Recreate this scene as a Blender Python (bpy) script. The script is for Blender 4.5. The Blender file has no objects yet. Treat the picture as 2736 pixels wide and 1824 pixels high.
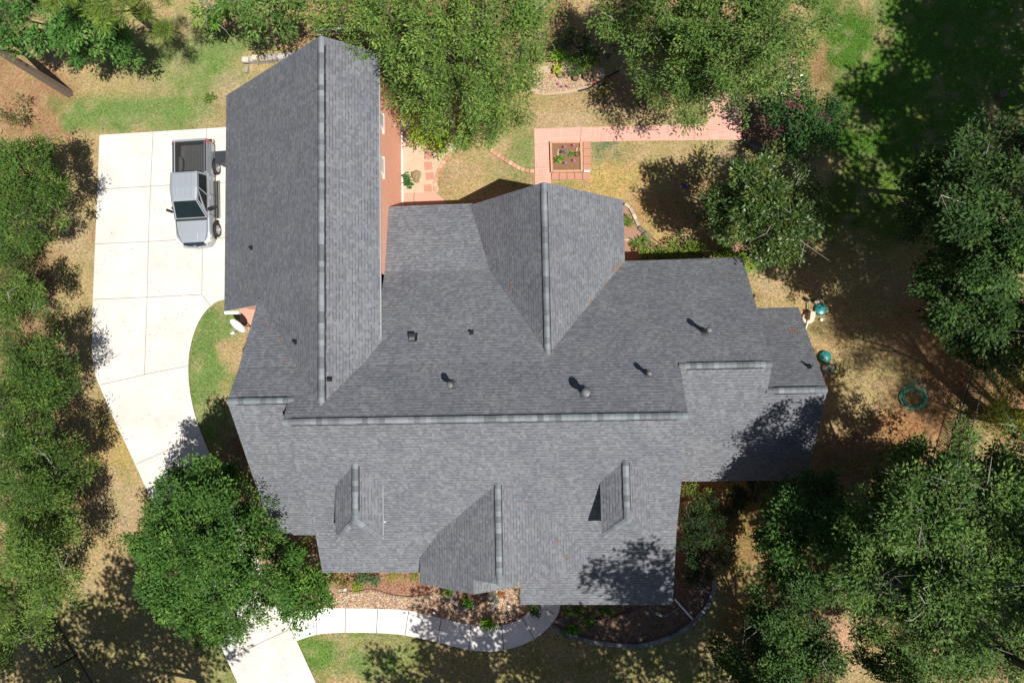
import bpy, math, random
import numpy as np
from mathutils import Matrix, Vector
# ---------------------------------------------------------------- camera, world, sun, exposure
sc = bpy.context.scene
RC = np.array([[0.997496, 0.023439, 0.066727], [-0.019003, 0.997615, -0.066361], [-0.068123, 0.064927, 0.995562]])
HC = 35.5225; FP = 1823.0; IW, IH = 2736, 1824
cd = bpy.data.cameras.new("camera"); cam = bpy.data.objects.new("camera", cd); sc.collection.objects.link(cam)
cd.sensor_width = 36; cd.lens = FP / IW * 36; cd.clip_end = 3000; cd.clip_start = 0.5
M = Matrix([list(RC[i]) + [0] for i in range(3)] + [[0, 0, 0, 1]]); M.translation = (0, 0, HC); cam.matrix_world = M
sc.camera = cam
SX, SY = -0.3859, 0.3496                       # shadow offset per metre of height
elev = math.atan2(1, math.hypot(SX, SY)); rot_sun = math.atan2(-SX, -SY)
w = bpy.data.worlds.new("World"); sc.world = w; w.use_nodes = True
nt = w.node_tree; bg = nt.nodes["Background"]; sk = nt.nodes.new("ShaderNodeTexSky"); sk.sky_type = 'NISHITA'
sk.sun_disc = False; sk.sun_elevation = elev; sk.sun_rotation = rot_sun
nt.links.new(sk.outputs[0], bg.inputs[0]); bg.inputs[1].default_value = 0.048
sl = bpy.data.lights.new("sun", 'SUN'); sun = bpy.data.objects.new("sun", sl); sc.collection.objects.link(sun)
sl.energy = 4.6; sl.angle = math.radians(0.5); sl.color = (1.0, 0.955, 0.89)
sun.rotation_euler = Vector((SX, SY, -1)).to_track_quat('-Z', 'Y').to_euler(); sun.location = (20, -20, 60)
sc.view_settings.view_transform = 'Standard'; sc.view_settings.look = 'None'; sc.view_settings.gamma = 1
sc.view_settings.exposure = 0.62
# ---------------------------------------------------------------- helpers
rng = np.random.default_rng(7); random.seed(7)
C = sc.collection
def un(x, y, z=0.0):                            # photo pixel at height z -> world point
    v = RC @ np.array([(x - IW / 2) / FP, -(y - IH / 2) / FP, -1.0]); s = (z - HC) / v[2]
    return np.array([v[0] * s, v[1] * s, z])
def U(pts, z=0.0): return [tuple(un(p[0], p[1], z)) for p in pts]
def A(r, g, b, k=1.75):
    f = lambda c: ((c / 255 + .055) / 1.055) ** 2.4 if c > 10 else c / 255 / 12.92
    return (f(r) / k, f(g) / k, f(b) / k)
def obj(name, me, parent=None, mats=()):
    o = bpy.data.objects.new(name, me); C.objects.link(o)
    for m in (mats if isinstance(mats, (list, tuple)) else [mats]): me.materials.append(m)
    if parent: o.parent = parent
    return o
def tag(o, label=None, cat=None, group=None, kind=None):
    if label: o['label'] = label
    if cat: o['category'] = cat
    if group: o['group'] = group
    if kind: o['kind'] = kind
    return o
def thing(name, loc, label, cat, rz=0, group=None):
    o = bpy.data.objects.new(name, None); C.objects.link(o); o.empty_display_size = .2
    o.location = loc; o.rotation_euler = (0, 0, rz); return tag(o, label, cat, group)
class MB:                                       # mesh builder (world or local coordinates)
    def __init__(s): s.v = []; s.f = []; s.m = []; s.uv = []; s.c = []
    def face(s, pts, m=0, uv=None, col=None):
        i = len(s.v); s.v += [tuple(p) for p in pts]; s.f.append(list(range(i, i + len(pts)))); s.m.append(m)
        s.uv += list(uv) if uv else [(0, 0)] * len(pts); s.c += [col or (1, 1, 1)] * len(pts)
    def box(s, x0, x1, y0, y1, z0, z1, m=0, col=None, M=None):
        p = [(x, y, z) for z in (z0, z1) for y in (y0, y1) for x in (x0, x1)]
        if M is not None: p = [tuple(M @ Vector(q)) for q in p]
        for q in ((0, 2, 3, 1), (4, 5, 7, 6), (0, 1, 5, 4), (2, 6, 7, 3), (0, 4, 6, 2), (1, 3, 7, 5)): s.face([p[i] for i in q], m, None, col)
    def prism(s, poly, z0, z1, m=0, ms=None, col=None):
        a = sum(poly[i][0] * poly[(i + 1) % len(poly)][1] - poly[(i + 1) % len(poly)][0] * poly[i][1] for i in range(len(poly)))
        if a < 0: poly = poly[::-1]
        s.face([(p[0], p[1], z1) for p in poly], m, [(p[0], p[1]) for p in poly], col)
        n = len(poly)
        for i in range(n):
            a, b = poly[i], poly[(i + 1) % n]
            s.face([(a[0], a[1], z0), (b[0], b[1], z0), (b[0], b[1], z1), (a[0], a[1], z1)], m if ms is None else ms, None, col)
    def tube(s, p0, p1, r0, r1=None, n=8, m=0, col=None, caps=True):
        r1 = r0 if r1 is None else r1; p0 = Vector(p0); p1 = Vector(p1); d = (p1 - p0)
        if d.length < 1e-6: return
        q = d.to_track_quat('Z', 'Y'); R = []
        for p, r in ((p0, r0), (p1, r1)): R.append([p + q @ Vector((math.cos(2 * math.pi * k / n) * r, math.sin(2 * math.pi * k / n) * r, 0)) for k in range(n)])
        for k in range(n): s.face([R[0][k], R[0][(k + 1) % n], R[1][(k + 1) % n], R[1][k]], m, None, col)
        if caps: s.face(R[1], m, None, col); s.face(R[0][::-1], m, None, col)
    def path(s, pts, r, n=6, m=0, col=None):
        for a, b in zip(pts[:-1], pts[1:]): s.tube(a, b, r, r, n, m, col)
    def lathe(s, c, prof, n=20, m=0, col=None):   # prof [(r,z)], vertical axis
        for (r0, z0), (r1, z1) in zip(prof[:-1], prof[1:]):
            for k in range(n):
                a, b = 2 * math.pi * k / n, 2 * math.pi * (k + 1) / n; P = []
                for (r, z, t) in ((r0, z0, a), (r0, z0, b), (r1, z1, b), (r1, z1, a)):
                    q = (c[0] + r * math.cos(t), c[1] + r * math.sin(t), c[2] + z)
                    if not P or max(abs(q[i] - P[-1][i]) for i in range(3)) > 1e-7: P.append(q)
                if len(P) > 3 and max(abs(P[0][i] - P[-1][i]) for i in range(3)) < 1e-7: P.pop()
                if len(P) > 2: s.face(P, m, None, col)
    def strip(s, pts, wd, z, m=0, col=None, h=0.0):   # flat ribbon along a polyline (butt joints)
        n = len(pts); L = []; Rr = []
        for i in range(n):
            a = pts[max(i - 1, 0)]; b = pts[min(i + 1, n - 1)]; dx, dy = b[0] - a[0], b[1] - a[1]; l = math.hypot(dx, dy) or 1
            nx, ny = -dy / l * wd / 2, dx / l * wd / 2; L.append((pts[i][0] + nx, pts[i][1] + ny)); Rr.append((pts[i][0] - nx, pts[i][1] - ny))
        for i in range(n - 1):
            s.face([(*Rr[i], z), (*Rr[i + 1], z), (*L[i + 1], z), (*L[i], z)], m, None, col)
            if h:
                s.face([(*L[i], z), (*L[i + 1], z), (*L[i + 1], z - h), (*L[i], z - h)], m, None, col)
                s.face([(*Rr[i + 1], z), (*Rr[i], z), (*Rr[i], z - h), (*Rr[i + 1], z - h)], m, None, col)
    def build(s, name, mats, parent=None, smooth=False, origin=None):
        me = bpy.data.meshes.new(name); v = s.v
        if origin is not None: v = [(p[0] - origin[0], p[1] - origin[1], p[2] - origin[2]) for p in v]
        me.from_pydata(v, [], s.f); me.polygons.foreach_set('material_index', s.m)
        me.uv_layers.new(name='UVMap').data.foreach_set('uv', np.array(s.uv, 'f').ravel())
        ca = me.color_attributes.new('Col', 'FLOAT_COLOR', 'CORNER'); c = np.ones((len(s.c), 4), 'f'); c[:, :3] = np.array(s.c, 'f'); ca.data.foreach_set('color', c.ravel())
        if smooth: me.polygons.foreach_set('use_smooth', [True] * len(s.f))
        me.update(); o = obj(name, me, parent, mats)
        if origin is not None and parent is None: o.location = origin
        return o
def quads(name, V, colr, mats, parent=None):      # V (N,4,3) ndarray, colr (N,3)
    N = len(V); me = bpy.data.meshes.new(name); me.vertices.add(N * 4); me.vertices.foreach_set('co', V.reshape(-1).astype('f'))
    me.loops.add(N * 4); me.loops.foreach_set('vertex_index', np.arange(N * 4, dtype='i'))
    me.polygons.add(N); me.polygons.foreach_set('loop_start', np.arange(0, N * 4, 4, dtype='i'))
    try: me.polygons.foreach_set('loop_total', np.full(N, 4, dtype='i'))
    except Exception: pass
    ca = me.color_attributes.new('Col', 'FLOAT_COLOR', 'POINT'); c = np.ones((N, 4, 4), 'f'); c[:, :, :3] = colr[:, None, :]; ca.data.foreach_set('color', c.ravel())
    me.update(calc_edges=True); return obj(name, me, parent, mats)
# ---------------------------------------------------------------- materials
class NT:
    def __init__(s, name, rough=.8, spec=.3, metal=0):
        s.mat = bpy.data.materials.new(name); s.mat.use_nodes = True; s.t = s.mat.node_tree; s.p = s.t.nodes['Principled BSDF']
        s.p.inputs['Roughness'].default_value = rough; s.p.inputs['Specular IOR Level'].default_value = spec; s.p.inputs['Metallic'].default_value = metal
    def n(s, typ, ins=None, **kw):
        x = s.t.nodes.new('ShaderNode' + typ)
        for k, v in kw.items(): setattr(x, k, v)
        for k, v in (ins or {}).items():
            if isinstance(v, bpy.types.NodeSocket): s.t.links.new(v, x.inputs[k])
            else: x.inputs[k].default_value = v
        return x
    def math(s, op, a, b=0.0, c=0.0): return s.n('Math', {0: a, 1: b, 2: c}, operation=op).outputs[0]
    def mix(s, f, a, b, bt='MIX'):
        x = s.n('MixRGB', {0: f}, blend_type=bt)
        for i, v in ((1, a), (2, b)):
            if isinstance(v, bpy.types.NodeSocket): s.t.links.new(v, x.inputs[i])
            else: x.inputs[i].default_value = (*v, 1) if len(v) == 3 else v
        return x.outputs[0]
    def noise(s, scale, detail=4, rough=.6, vec=None, out=0, **k):
        i = {'Scale': scale, 'Detail': detail, 'Roughness': rough}
        if vec is not None: i['Vector'] = vec
        return s.n('TexNoise', i, **k).outputs[out]
    def ramp(s, f, stops):
        x = s.n('ValToRGB', {0: f}); e = x.color_ramp.elements
        while len(e) < len(stops): e.new(.5)
        for el, (p, c) in zip(e, stops): el.position = p; el.color = (*c, 1) if len(c) == 3 else c
        return x.outputs[0]
    def col(s, c): s.t.links.new(c, s.p.inputs['Base Color']) if isinstance(c, bpy.types.NodeSocket) else setattr(s.p.inputs['Base Color'], 'default_value', (*c, 1)); return s
    def bump(s, h, st=.5, d=.02): s.t.links.new(s.n('Bump', {'Height': h, 'Strength': st, 'Distance': d}).outputs[0], s.p.inputs['Normal']); return s
    def pos(s): return s.n('NewGeometry').outputs['Position']
    def attr(s, name='Col'): return s.n('VertexColor', layer_name=name).outputs[0]
def plain(name, c, rough=.7, spec=.3, metal=0, var=.12, sc_=12., bump=.2):
    m = NT(name, rough, spec, metal); f = m.noise(sc_, 4, .6, m.pos()); m.col(m.mix(f, tuple(x * (1 - var) for x in c), tuple(min(1, x * (1 + var)) for x in c)))
    if bump: m.bump(m.noise(sc_ * 5, 3, .6, m.pos()), bump, .01)
    return m.mat
def tint(name, rough=.8, spec=.2, sc_=25., var=.2, bump=.3, d=.01, metal=0):  # colour from mesh attribute with grain
    m = NT(name, rough, spec, metal); f = m.noise(sc_, 4, .65, m.pos())
    m.col(m.mix(1.0, m.attr(), m.mix(f, (1 - var,) * 3, (1 + var,) * 3), 'MULTIPLY'))
    if bump: m.bump(m.noise(sc_ * 3, 3, .6, m.pos()), bump, d)
    return m.mat
def leafmat(name, rough=.5, spec=.4, tr=.28):
    m = NT(name, rough, spec); a = m.attr(); m.col(a)
    t = m.n('BsdfTranslucent', {'Color': m.mix(1., a, (1.15, 1.35, .45), 'MULTIPLY')}); mx = m.n('MixShader', {0: tr}); out = [x for x in m.t.nodes if x.type == 'OUTPUT_MATERIAL'][0]
    m.t.links.new(m.p.outputs[0], mx.inputs[1]); m.t.links.new(t.outputs[0], mx.inputs[2]); m.t.links.new(mx.outputs[0], out.inputs[0]); return m.mat
def shingle_mat():
    m = NT('asphalt_shingle', .88, .25); uv = m.n('UVMap').outputs[0]; s = m.n('SeparateXYZ', {0: uv}); u, v = s.outputs[0], s.outputs[1]
    vr = m.math('DIVIDE', v, .146); row = m.math('FLOOR', vr); fv = m.math('FRACT', vr)
    wn = m.n('TexWhiteNoise', {'W': row}, noise_dimensions='1D').outputs[0]
    uu = m.math('ADD', m.math('DIVIDE', u, .135), m.math('MULTIPLY', wn, 7.3)); wob = m.math('MULTIPLY', m.math('SINE', m.math('MULTIPLY', uu, 1.9)), .22); uu = m.math('ADD', uu, wob)
    cell = m.math('FLOOR', uu); fu = m.math('FRACT', uu)
    cv = m.n('CombineXYZ', {0: cell, 1: row}).outputs[0]; wn2 = m.n('TexWhiteNoise', {'Vector': cv}, noise_dimensions='2D'); r = wn2.outputs[0]
    r2 = m.n('SeparateColor', {0: wn2.outputs[1]}).outputs[1]
    base = m.ramp(r, [(0, (.114, .120, .135)), (.35, (.132, .139, .156)), (.65, (.145, .152, .170)), (1, (.167, .175, .193))])
    big = m.noise(.55, 4, .55, m.pos()); base = m.mix(1., base, m.ramp(big, [(.3, (.90, .90, .93)), (.7, (1.08, 1.08, 1.04))]), 'MULTIPLY')
    base = m.mix(1., base, m.mix(m.noise(160, 2, .6, m.pos()), (.86,) * 3, (1.14,) * 3), 'MULTIPLY')
    tab = m.math('GREATER_THAN', r2, .42)                       # raised tabs: the shadow under their butt edge is painted dark
    edge = m.math('MULTIPLY', m.math('LESS_THAN', fv, .2), m.math('ADD', m.math('MULTIPLY', tab, .62), .06))
    side = m.math('MULTIPLY', m.math('LESS_THAN', fu, .05), .1); d = m.math('MAXIMUM', edge, side)
    m.col(m.mix(d, base, (.03, .031, .035)))
    hgt = m.math('ADD', m.math('MULTIPLY', m.math('SUBTRACT', 1., fv), .8), m.math('MULTIPLY', tab, .5)); m.bump(hgt, .3, .008); return m.mat
def brick_mat(name='red_brick', c1=(.66, .165, .085), c2=(.78, .25, .135), mortar=(.82, .55, .42), uvm=True, sc_=1.0, bw=.22, bh=.09, ms=.02):
    m = NT(name, .85, .2); vec = m.n('UVMap').outputs[0] if uvm else m.pos()
    b = m.n('TexBrick', {'Vector': vec, 'Scale': sc_, 'Color1': (*c1, 1), 'Color2': (*c2, 1), 'Mortar': (*mortar, 1), 'Mortar Size': ms, 'Brick Width': bw, 'Row Height': bh, 'Bias': 0.0})
    c = m.mix(1., b.outputs[0], m.mix(m.noise(8, 5, .6, m.pos()), (.75,) * 3, (1.25,) * 3), 'MULTIPLY'); m.col(c); m.bump(m.math('SUBTRACT', 1., b.outputs[1]), .5, .01); return m.mat
def basket_mat():                                                 # basket-weave stamped brick walk
    m = NT('stamped_brick_paving', .85, .2); p = m.pos(); ck = m.n('TexChecker', {'Vector': p, 'Scale': 1 / .41, 'Color1': (0, 0, 0, 1), 'Color2': (1, 1, 1, 1)}).outputs[1]
    kw = {'Scale': 1.0, 'Color1': (.47, .25, .19, 1), 'Color2': (.54, .30, .235, 1), 'Mortar': (.585, .38, .305, 1), 'Mortar Size': .011, 'Brick Width': .41, 'Row Height': .1367, 'Bias': 0.0}
    a = m.n('TexBrick', {'Vector': p, **kw}); a.offset = 0; mp = m.n('Mapping', {'Vector': p, 'Rotation': (0, 0, math.pi / 2)}).outputs[0]; b = m.n('TexBrick', {'Vector': mp, **kw}); b.offset = 0
    c = m.mix(ck, a.outputs[0], b.outputs[0]); c = m.mix(m.ramp(m.noise(.5, 3, .5, p), [(.38, (0, 0, 0)), (.62, (.75,) * 3)]), c, (.53, .31, .245))
    m.col(m.mix(1., c, m.mix(m.noise(3, 5, .6, p), (.86,) * 3, (1.14,) * 3), 'MULTIPLY')); return m.mat
def concrete_mat(name, c=(.57, .54, .50), dark=(.46, .43, .39)):
    m = NT(name, .9, .2); p = m.pos(); a = m.mix(m.ramp(m.noise(.5, 6, .62, p), [(.42, (0, 0, 0)), (.8, (1, 1, 1))]), c, dark)
    a = m.mix(m.ramp(m.noise(1.1, 6, .7, p), [(.52, (0, 0, 0)), (.74, (.55,) * 3)]), a, tuple(x * .8 for x in dark))
    m.col(m.mix(1., a, m.mix(m.noise(60, 3, .6, p), (.93,) * 3, (1.07,) * 3), 'MULTIPLY')); m.bump(m.noise(90, 3, .6, p), .15, .004); return m.mat
def bed_mat(name, c1, c2, c3, s=16.):
    m = NT(name, .95, .1); p = m.pos(); a = m.ramp(m.n('TexVoronoi', {'Vector': p, 'Scale': s}).outputs[1], [(0, c1), (.5, c2), (1, c3)])
    a = m.mix(m.noise(s * .6, 5, .7, p), c2, a); a = m.mix(m.noise(1.2, 4, .6, p), a, c1); m.col(a); m.bump(m.noise(s * 2, 5, .75, p), 1., .05); return m.mat
SH = shingle_mat(); BR = brick_mat(); TRIM = plain('white_trim_paint', (.78, .78, .75), .5, .4, 0, .04); BLACKV = plain('black_plastic', (.012, .014, .016), .5, .4)
CONC = concrete_mat('driveway_concrete'); CONC2 = concrete_mat('walk_concrete', (.68, .655, .62), (.57, .54, .5)); JOINT = plain('joint_filler', (.13, .105, .085), .9, .1)
CAPM = tint('ridge_shingle', .85, .25, 60., .14, .3, .004); TINT = tint('painted_or_stone', .75, .3, 18., .16, .35); GLOSS = tint('gloss_plastic', .35, .5, 3., .05, 0)
STONE = tint('weathered_stone', .9, .15, 9., .35, .9, .03); METAL = plain('galvanised_metal', (.10, .105, .108), .5, .5, .3, .15, 20.)
LEAF = leafmat('leaf', .6, .18, .16); LEAFG = leafmat('glossy_leaf', .42, .4, .15); BARKM = tint('bark', .95, .1, 14., .5, 1., .04)
GLASSD = plain('dark_window_glass', (.012, .02, .024), .06, .8, 0, .1, 2., 0)
# ---------------------------------------------------------------- house geometry
Ym, Yl, Yk, Yk2, Ymn = -1.26, -0.39, 1.04, 5.51, 8.94
zm, tu, tl, tm_, tS, tSl, Ysk = 8.146, .7131, .5826, .26, .7217, .4831, -6.46
zk = zm - tu * (Yk - Ym); zk2 = zk - tl * (Yk2 - Yk)
Xl, Xmw, Xme, XR1, XR2, XB = -13.97, -11.32, 5.06, 8.80, 11.27, -.44
tR1 = (zk - 2.96) / (5.89 - Yk); zR1 = zk + tR1 * (Yk - .73); zR2 = zR1 + tS * (-.37 - .73)
fN = lambda y: zm - tu * (y - Ym) if y < Yk else (zk - tl * (y - Yk) if y < Yk2 else zk2 - tm_ * (y - Yk2))
fNE = lambda y: zm - tu * (y - Ym) if y < Yk else zk - tR1 * (y - Yk)
fS = lambda y: zm + tS * (y - Ym) if y > Ysk else zm + tS * (Ysk - Ym) + tSl * (y - Ysk)
zl = fN(Yl)
XA, zA, tA1, tA2 = -9.88, 7.655, .775, .8366
zc = 6.10; Xc = -2.70; tC = .60
fac = []                                        # roof facets: (polygon xy, z function, slope axis dir)
def F(x0, x1, y0, y1, fz, ax): fac.append(([(x0, y0), (x1, y0), (x1, y1), (x0, y1)], fz, ax))
F(Xmw, Xme, Ym, Yk, lambda x, y: fN(y), '+y'); F(Xmw, XB, Yk, Yk2, lambda x, y: fN(y), '+y'); F(-8.43, XB, Yk2, Ymn, lambda x, y: fN(y), '+y')
F(XB, XR1, Yk, 5.89, lambda x, y: zk - tR1 * (y - Yk), '+y'); F(Xme, XR1, .73, Yk, lambda x, y: zR1 - tR1 * (y - .73), '+y')
F(Xl, Xmw, Yl, Yk, lambda x, y: fN(y), '+y'); F(Xl, Xmw, Yk, 4.33, lambda x, y: fN(y), '+y')
F(Xl, Xmw, -6.94, Yl, lambda x, y: zl + tS * (y - Yl), '-y'); F(Xmw, Xme, Ysk, Ym, lambda x, y: fS(y), '-y')
F(Xmw, -6.62, -8.56, Ysk, lambda x, y: fS(y), '-y'); XP = -2.03; F(XP, Xme, -10.27, Ysk, lambda x, y: fS(y), '-y')
F(-6.62, XP, -8.0, Ysk, lambda x, y: fS(y), '-y')
F(Xme, XR1, -4.54, .73, lambda x, y: zR1 + tS * (y - .73), '-y'); F(XR1, XR2, -4.54, -.37, lambda x, y: zR1 + tS * (y - .73), '-y')
F(XR1, XR2, -.37, 3.47, lambda x, y: zR2 - .781 * (y + .37), '+y')
gE = lambda x, y: zA - tA2 * (x - XA); gW = lambda x, y: zA + tA1 * (x - XA)
F(XA, -7.80, -.5, 15.25, gE, '+x'); F(-16.74, XA, 4.07, 15.25, gW, '-x'); F(Xl, XA, -.5, 4.07, gW, '-x')
bE = lambda x, y: 6.304 - .8976 * (x - XB); bW = lambda x, y: 6.304 + .8998 * (x - XB)
F(XB, 3.30, 1.2, 8.86, bE, '+x'); F(-4.10, XB, 1.2, 8.86, bW, '-x')
cE = lambda x, y: zc - tC * (x - Xc); cW = lambda x, y: zc + tC * (x - Xc)
Yf1 = un(1336, 1561, zc)[1]                       # front of the upper entry gable
def hitp(px, py, fz, lo=1.5, hi=9):
    for _ in range(50):
        m = (lo + hi) / 2; P = un(px, py, m)
        if fz(P[0], P[1]) > m: lo = m
        else: hi = m
    return un(px, py, m)
Pp = hitp(1266, 1587, cW); Yf2, Xq, zq = Pp[1], Pp[0], Pp[2]
xe = un(1370, 1566, 3.0)[0]
F(-6.60, Xc, Yf1, -4.0, cW, '-x'); F(Xc, 1.7, Yf1, -4.0, cE, '+x')
F(-6.60, Xq, Yf2, Yf1, cW, '-x'); q2 = lambda x, y: zq - tC * (x - Xq); F(Xq, XP, Yf2, Yf1 + .9, q2, '+x')
roof = MB(); TH = .10; GUT = plain('grey_white_gutter', (.28, .29, .29), .5, .4, 0, .05)
def slab(mb, poly, fz, ax, m=0, ms=1, th=TH):
    P = [(x, y, fz(x, y)) for x, y in poly]
    n = (Vector(P[1]) - Vector(P[0])).cross(Vector(P[2]) - Vector(P[0])).normalized()
    if n.z < 0: P = P[::-1]; n = -n
    k = 1 / n.z if n.z > .05 else 1
    def uv(p):
        if ax[1] == 'y': return (p[0], p[1] * k * (-1 if ax[0] == '+' else 1) + 50)
        return (p[1], p[0] * k * (-1 if ax[0] == '+' else 1) + 50)
    mb.face(P, m, [uv(p) for p in P])
    for i in range(len(P)):
        a, b = P[i], P[(i + 1) % len(P)]; mb.face([(a[0], a[1], a[2] - th), (b[0], b[1], b[2] - th), b, a], ms)
    mb.face([(p[0], p[1], p[2] - th) for p in P[::-1]], ms)
for poly, fz, ax in fac: slab(roof, poly, fz, ax)
def zroof(x, y):
    z = -1
    for poly, fz, ax in fac:
        xs = [p[0] for p in poly]; ys = [p[1] for p in poly]
        if min(xs) <= x <= max(xs) and min(ys) <= y <= max(ys): z = max(z, fz(x, y))
    return z
house = thing('brick_house', (0, 0, 0), 'large brick house with grey shingle roof of many gables, filling the middle of the plot', 'house')
roof_o = roof.build('roof', [SH, TRIM], house)
# walls
wl = MB()
def wallrun(p0, p1, n=1, zf=None, z1=None):
    L = math.hypot(p1[0] - p0[0], p1[1] - p0[1]); n = max(n, int(L / .25))
    for i in range(n):
        a = [p0[k] + (p1[k] - p0[k]) * i / n for k in (0, 1)]; b = [p0[k] + (p1[k] - p0[k]) * (i + 1) / n for k in (0, 1)]
        za = z1 or zroof(*a) - TH - .01; zb = z1 or zroof(*b) - TH - .01
        if za < .3 or zb < .3: continue
        wl.face([(*a, 0), (*b, 0), (*b, zb), (*a, za)], 0, [(L * i / n, 0), (L * (i + 1) / n, 0), (L * (i + 1) / n, zb), (L * i / n, za)])
o_ = .32
def loop(pts):
    for a, b in zip(pts, pts[1:] + pts[:1]): wallrun(a, b)
loop([(-16.74 + o_, 4.07 + .35), (-8.12, 4.07 + .35), (-8.12, 15.25 - .25), (-16.74 + o_, 15.25 - .25)])
loop([(Xl + o_, -6.94 + .4), (Xmw + .3, -6.94 + .4), (Xmw + .3, 4.4), (Xl + o_, 4.4)])
loop([(Xmw + .3, -8.56 + .4), (-6.3, -8.56 + .4), (-6.3, 1), (-8.12, 1), (-8.12, 1), (-8.12, 5.4), (Xmw + .3, 5.4)])
loop([(-7.7, 0), (-7.7, Ymn - .35), (-3.78, Ymn - .35), (-3.78, 8.86 - .3), (3.0, 8.86 - .3), (3.0, 5.55), (XR1 - .3, 5.55), (XR1 - .3, 3.1), (XR2 - .3, 3.1), (XR2 - .3, -4.15), (Xme - .3, -4.15), (Xme - .3, -8.6), (-6.3, -8.0), (-6.3, 0)])
wall_o = wl.build('wall', [BR], house)
# porch posts and beam at the front eave
pp = MB()
for x in (-1.8, .4, 2.6, 4.75): pp.box(x - .1, x + .1, -9.95, -9.75, .1, fS(-9.85) - .16)
pp.box(-1.95, 4.95, -9.98, -9.72, 0, .1); pp.build('porch_post', [TRIM], house)
# concrete foundation ledge and garage windows on the east wall
fd = MB(); fd.box(-8.12, -8.04, 9.5, 15.0, 0, .16, 0); fd.box(-8.12, -8.04, 8.95, 9.5, 0, .16, 0); fd.build('foundation', [CONC2], house)
BLIND = plain('window_with_pale_blinds', (.5, .52, .52), .3, .6, 0, .05, 5., 0)
def gwin(y0, y1):
    g = MB(); g.box(-8.115, -8.05, y0, y1, 4.15, 5.35); f = g.build('window_frame', [TRIM], None); f.name = 'window'; f.parent = house
    p = MB(); p.box(-8.062, -8.043, y0 + .08, y1 - .08, 4.23, 5.27); p.build('pane', [BLIND], f)
    s = MB(); n = int((y1 - y0 + .3) / .09)
    for i in range(n): s.box(-8.118, -8.03, y0 - .15 + i * .09, y0 - .15 + i * .09 + .06, 3.98, 4.14, 0, (.75, .62, .55))
    s.build('sill', [TINT], f)
for a, b in ((292, 332), (411, 455)):
    gwin(un(1020, b, 4.9)[1], un(1020, a, 4.9)[1])
# ridge caps ---------------------------------------------------------
caps = MB(); vents = MB()
def cap_run(p0, p1, s0, s1, hw=.13, vent=True, seg=.235):
    """p0->p1 ridge line, s0/s1 drop per metre on left/right sides"""
    p0 = np.array(p0, float); p1 = np.array(p1, float); L = np.linalg.norm(p1 - p0); d = (p1 - p0) / L
    side = np.array([-d[1], d[0], 0]); side /= np.linalg.norm(side); n = max(1, int(L / seg)); up = np.array([0, 0, 1.])
    base = .045 if vent else .018
    if vent:
        a = p0 + d * .35; b = p1 - d * .35; o = hw + .038; bl = vents
        for sgn, sl_ in ((1, s0), (-1, s1)):
            q = [a + up * .04, b + up * .04, b + side * sgn * o + up * (.034 - sl_ * o), a + side * sgn * o + up * (.034 - sl_ * o)]; bl.face(q if sgn < 0 else q[::-1])
            q2 = [q[3], q[2], q[2] - up * .05, q[3] - up * .05]; bl.face(q2 if sgn < 0 else q2[::-1])
    for i in range(n):
        a = p0 + d * L * i / n; b = p0 + d * L * (i + 1) / n; wob = rng.normal(0, .004)
        t = [.15, .18, .21, .235, .265][rng.integers(5)] * rng.uniform(.93, 1.07); c = (t * .72, t * .79, t * .86)
        ua = up * (base + .012); ub = up * base
        for sgn, sl_ in ((1, s0), (-1, s1)):
            off = side * sgn; h1 = .06; h2 = hw + wob
            A0 = a + ua; B0 = b + ub; A1 = a + off * h1 + ua - up * sl_ * h1 * .6; B1 = b + off * h1 + ub - up * sl_ * h1 * .6
            A2 = a + off * h2 + ua - up * sl_ * (h2 - .012); B2 = b + off * h2 + ub - up * sl_ * (h2 - .012)
            for q in ([A0, B0, B1, A1], [A1, B1, B2, A2], [A2, B2, B2 - up * .02, A2 - up * .02]): caps.face(q if sgn < 0 else q[::-1], 0, None, c)
        for sgn, sl_ in ((1, s0), (-1, s1)):
            off = side * sgn; e = [a + ua, a + off * hw + ua - up * sl_ * hw, a + off * hw + ua - up * (sl_ * hw + .014), a + ua - up * .014]; caps.face(e if sgn > 0 else e[::-1], 0, None, tuple(x * .45 for x in c))
cap_run((XA, 15.2, zA), (XA, -.75, zA), tA2, tA1); cap_run((XB, 8.82, 6.304), (XB, 1.1, 6.304), .9, .9)
cap_run((Xmw, Ym, zm), (Xme, Ym, zm), tu, tS); cap_run((Xl, Yl, zl), (Xmw + .25, Yl, zl), tu, tS)
cap_run((Xme - .05, .73, zR1), (XR1, .73, zR1), tR1, tS); cap_run((XR1 - .05, -.37, zR2), (XR2, -.37, zR2), .78, tS)
cap_run((Xc, -3.85, zc), (Xc, Yf1, zc), tC, tC)
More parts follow.
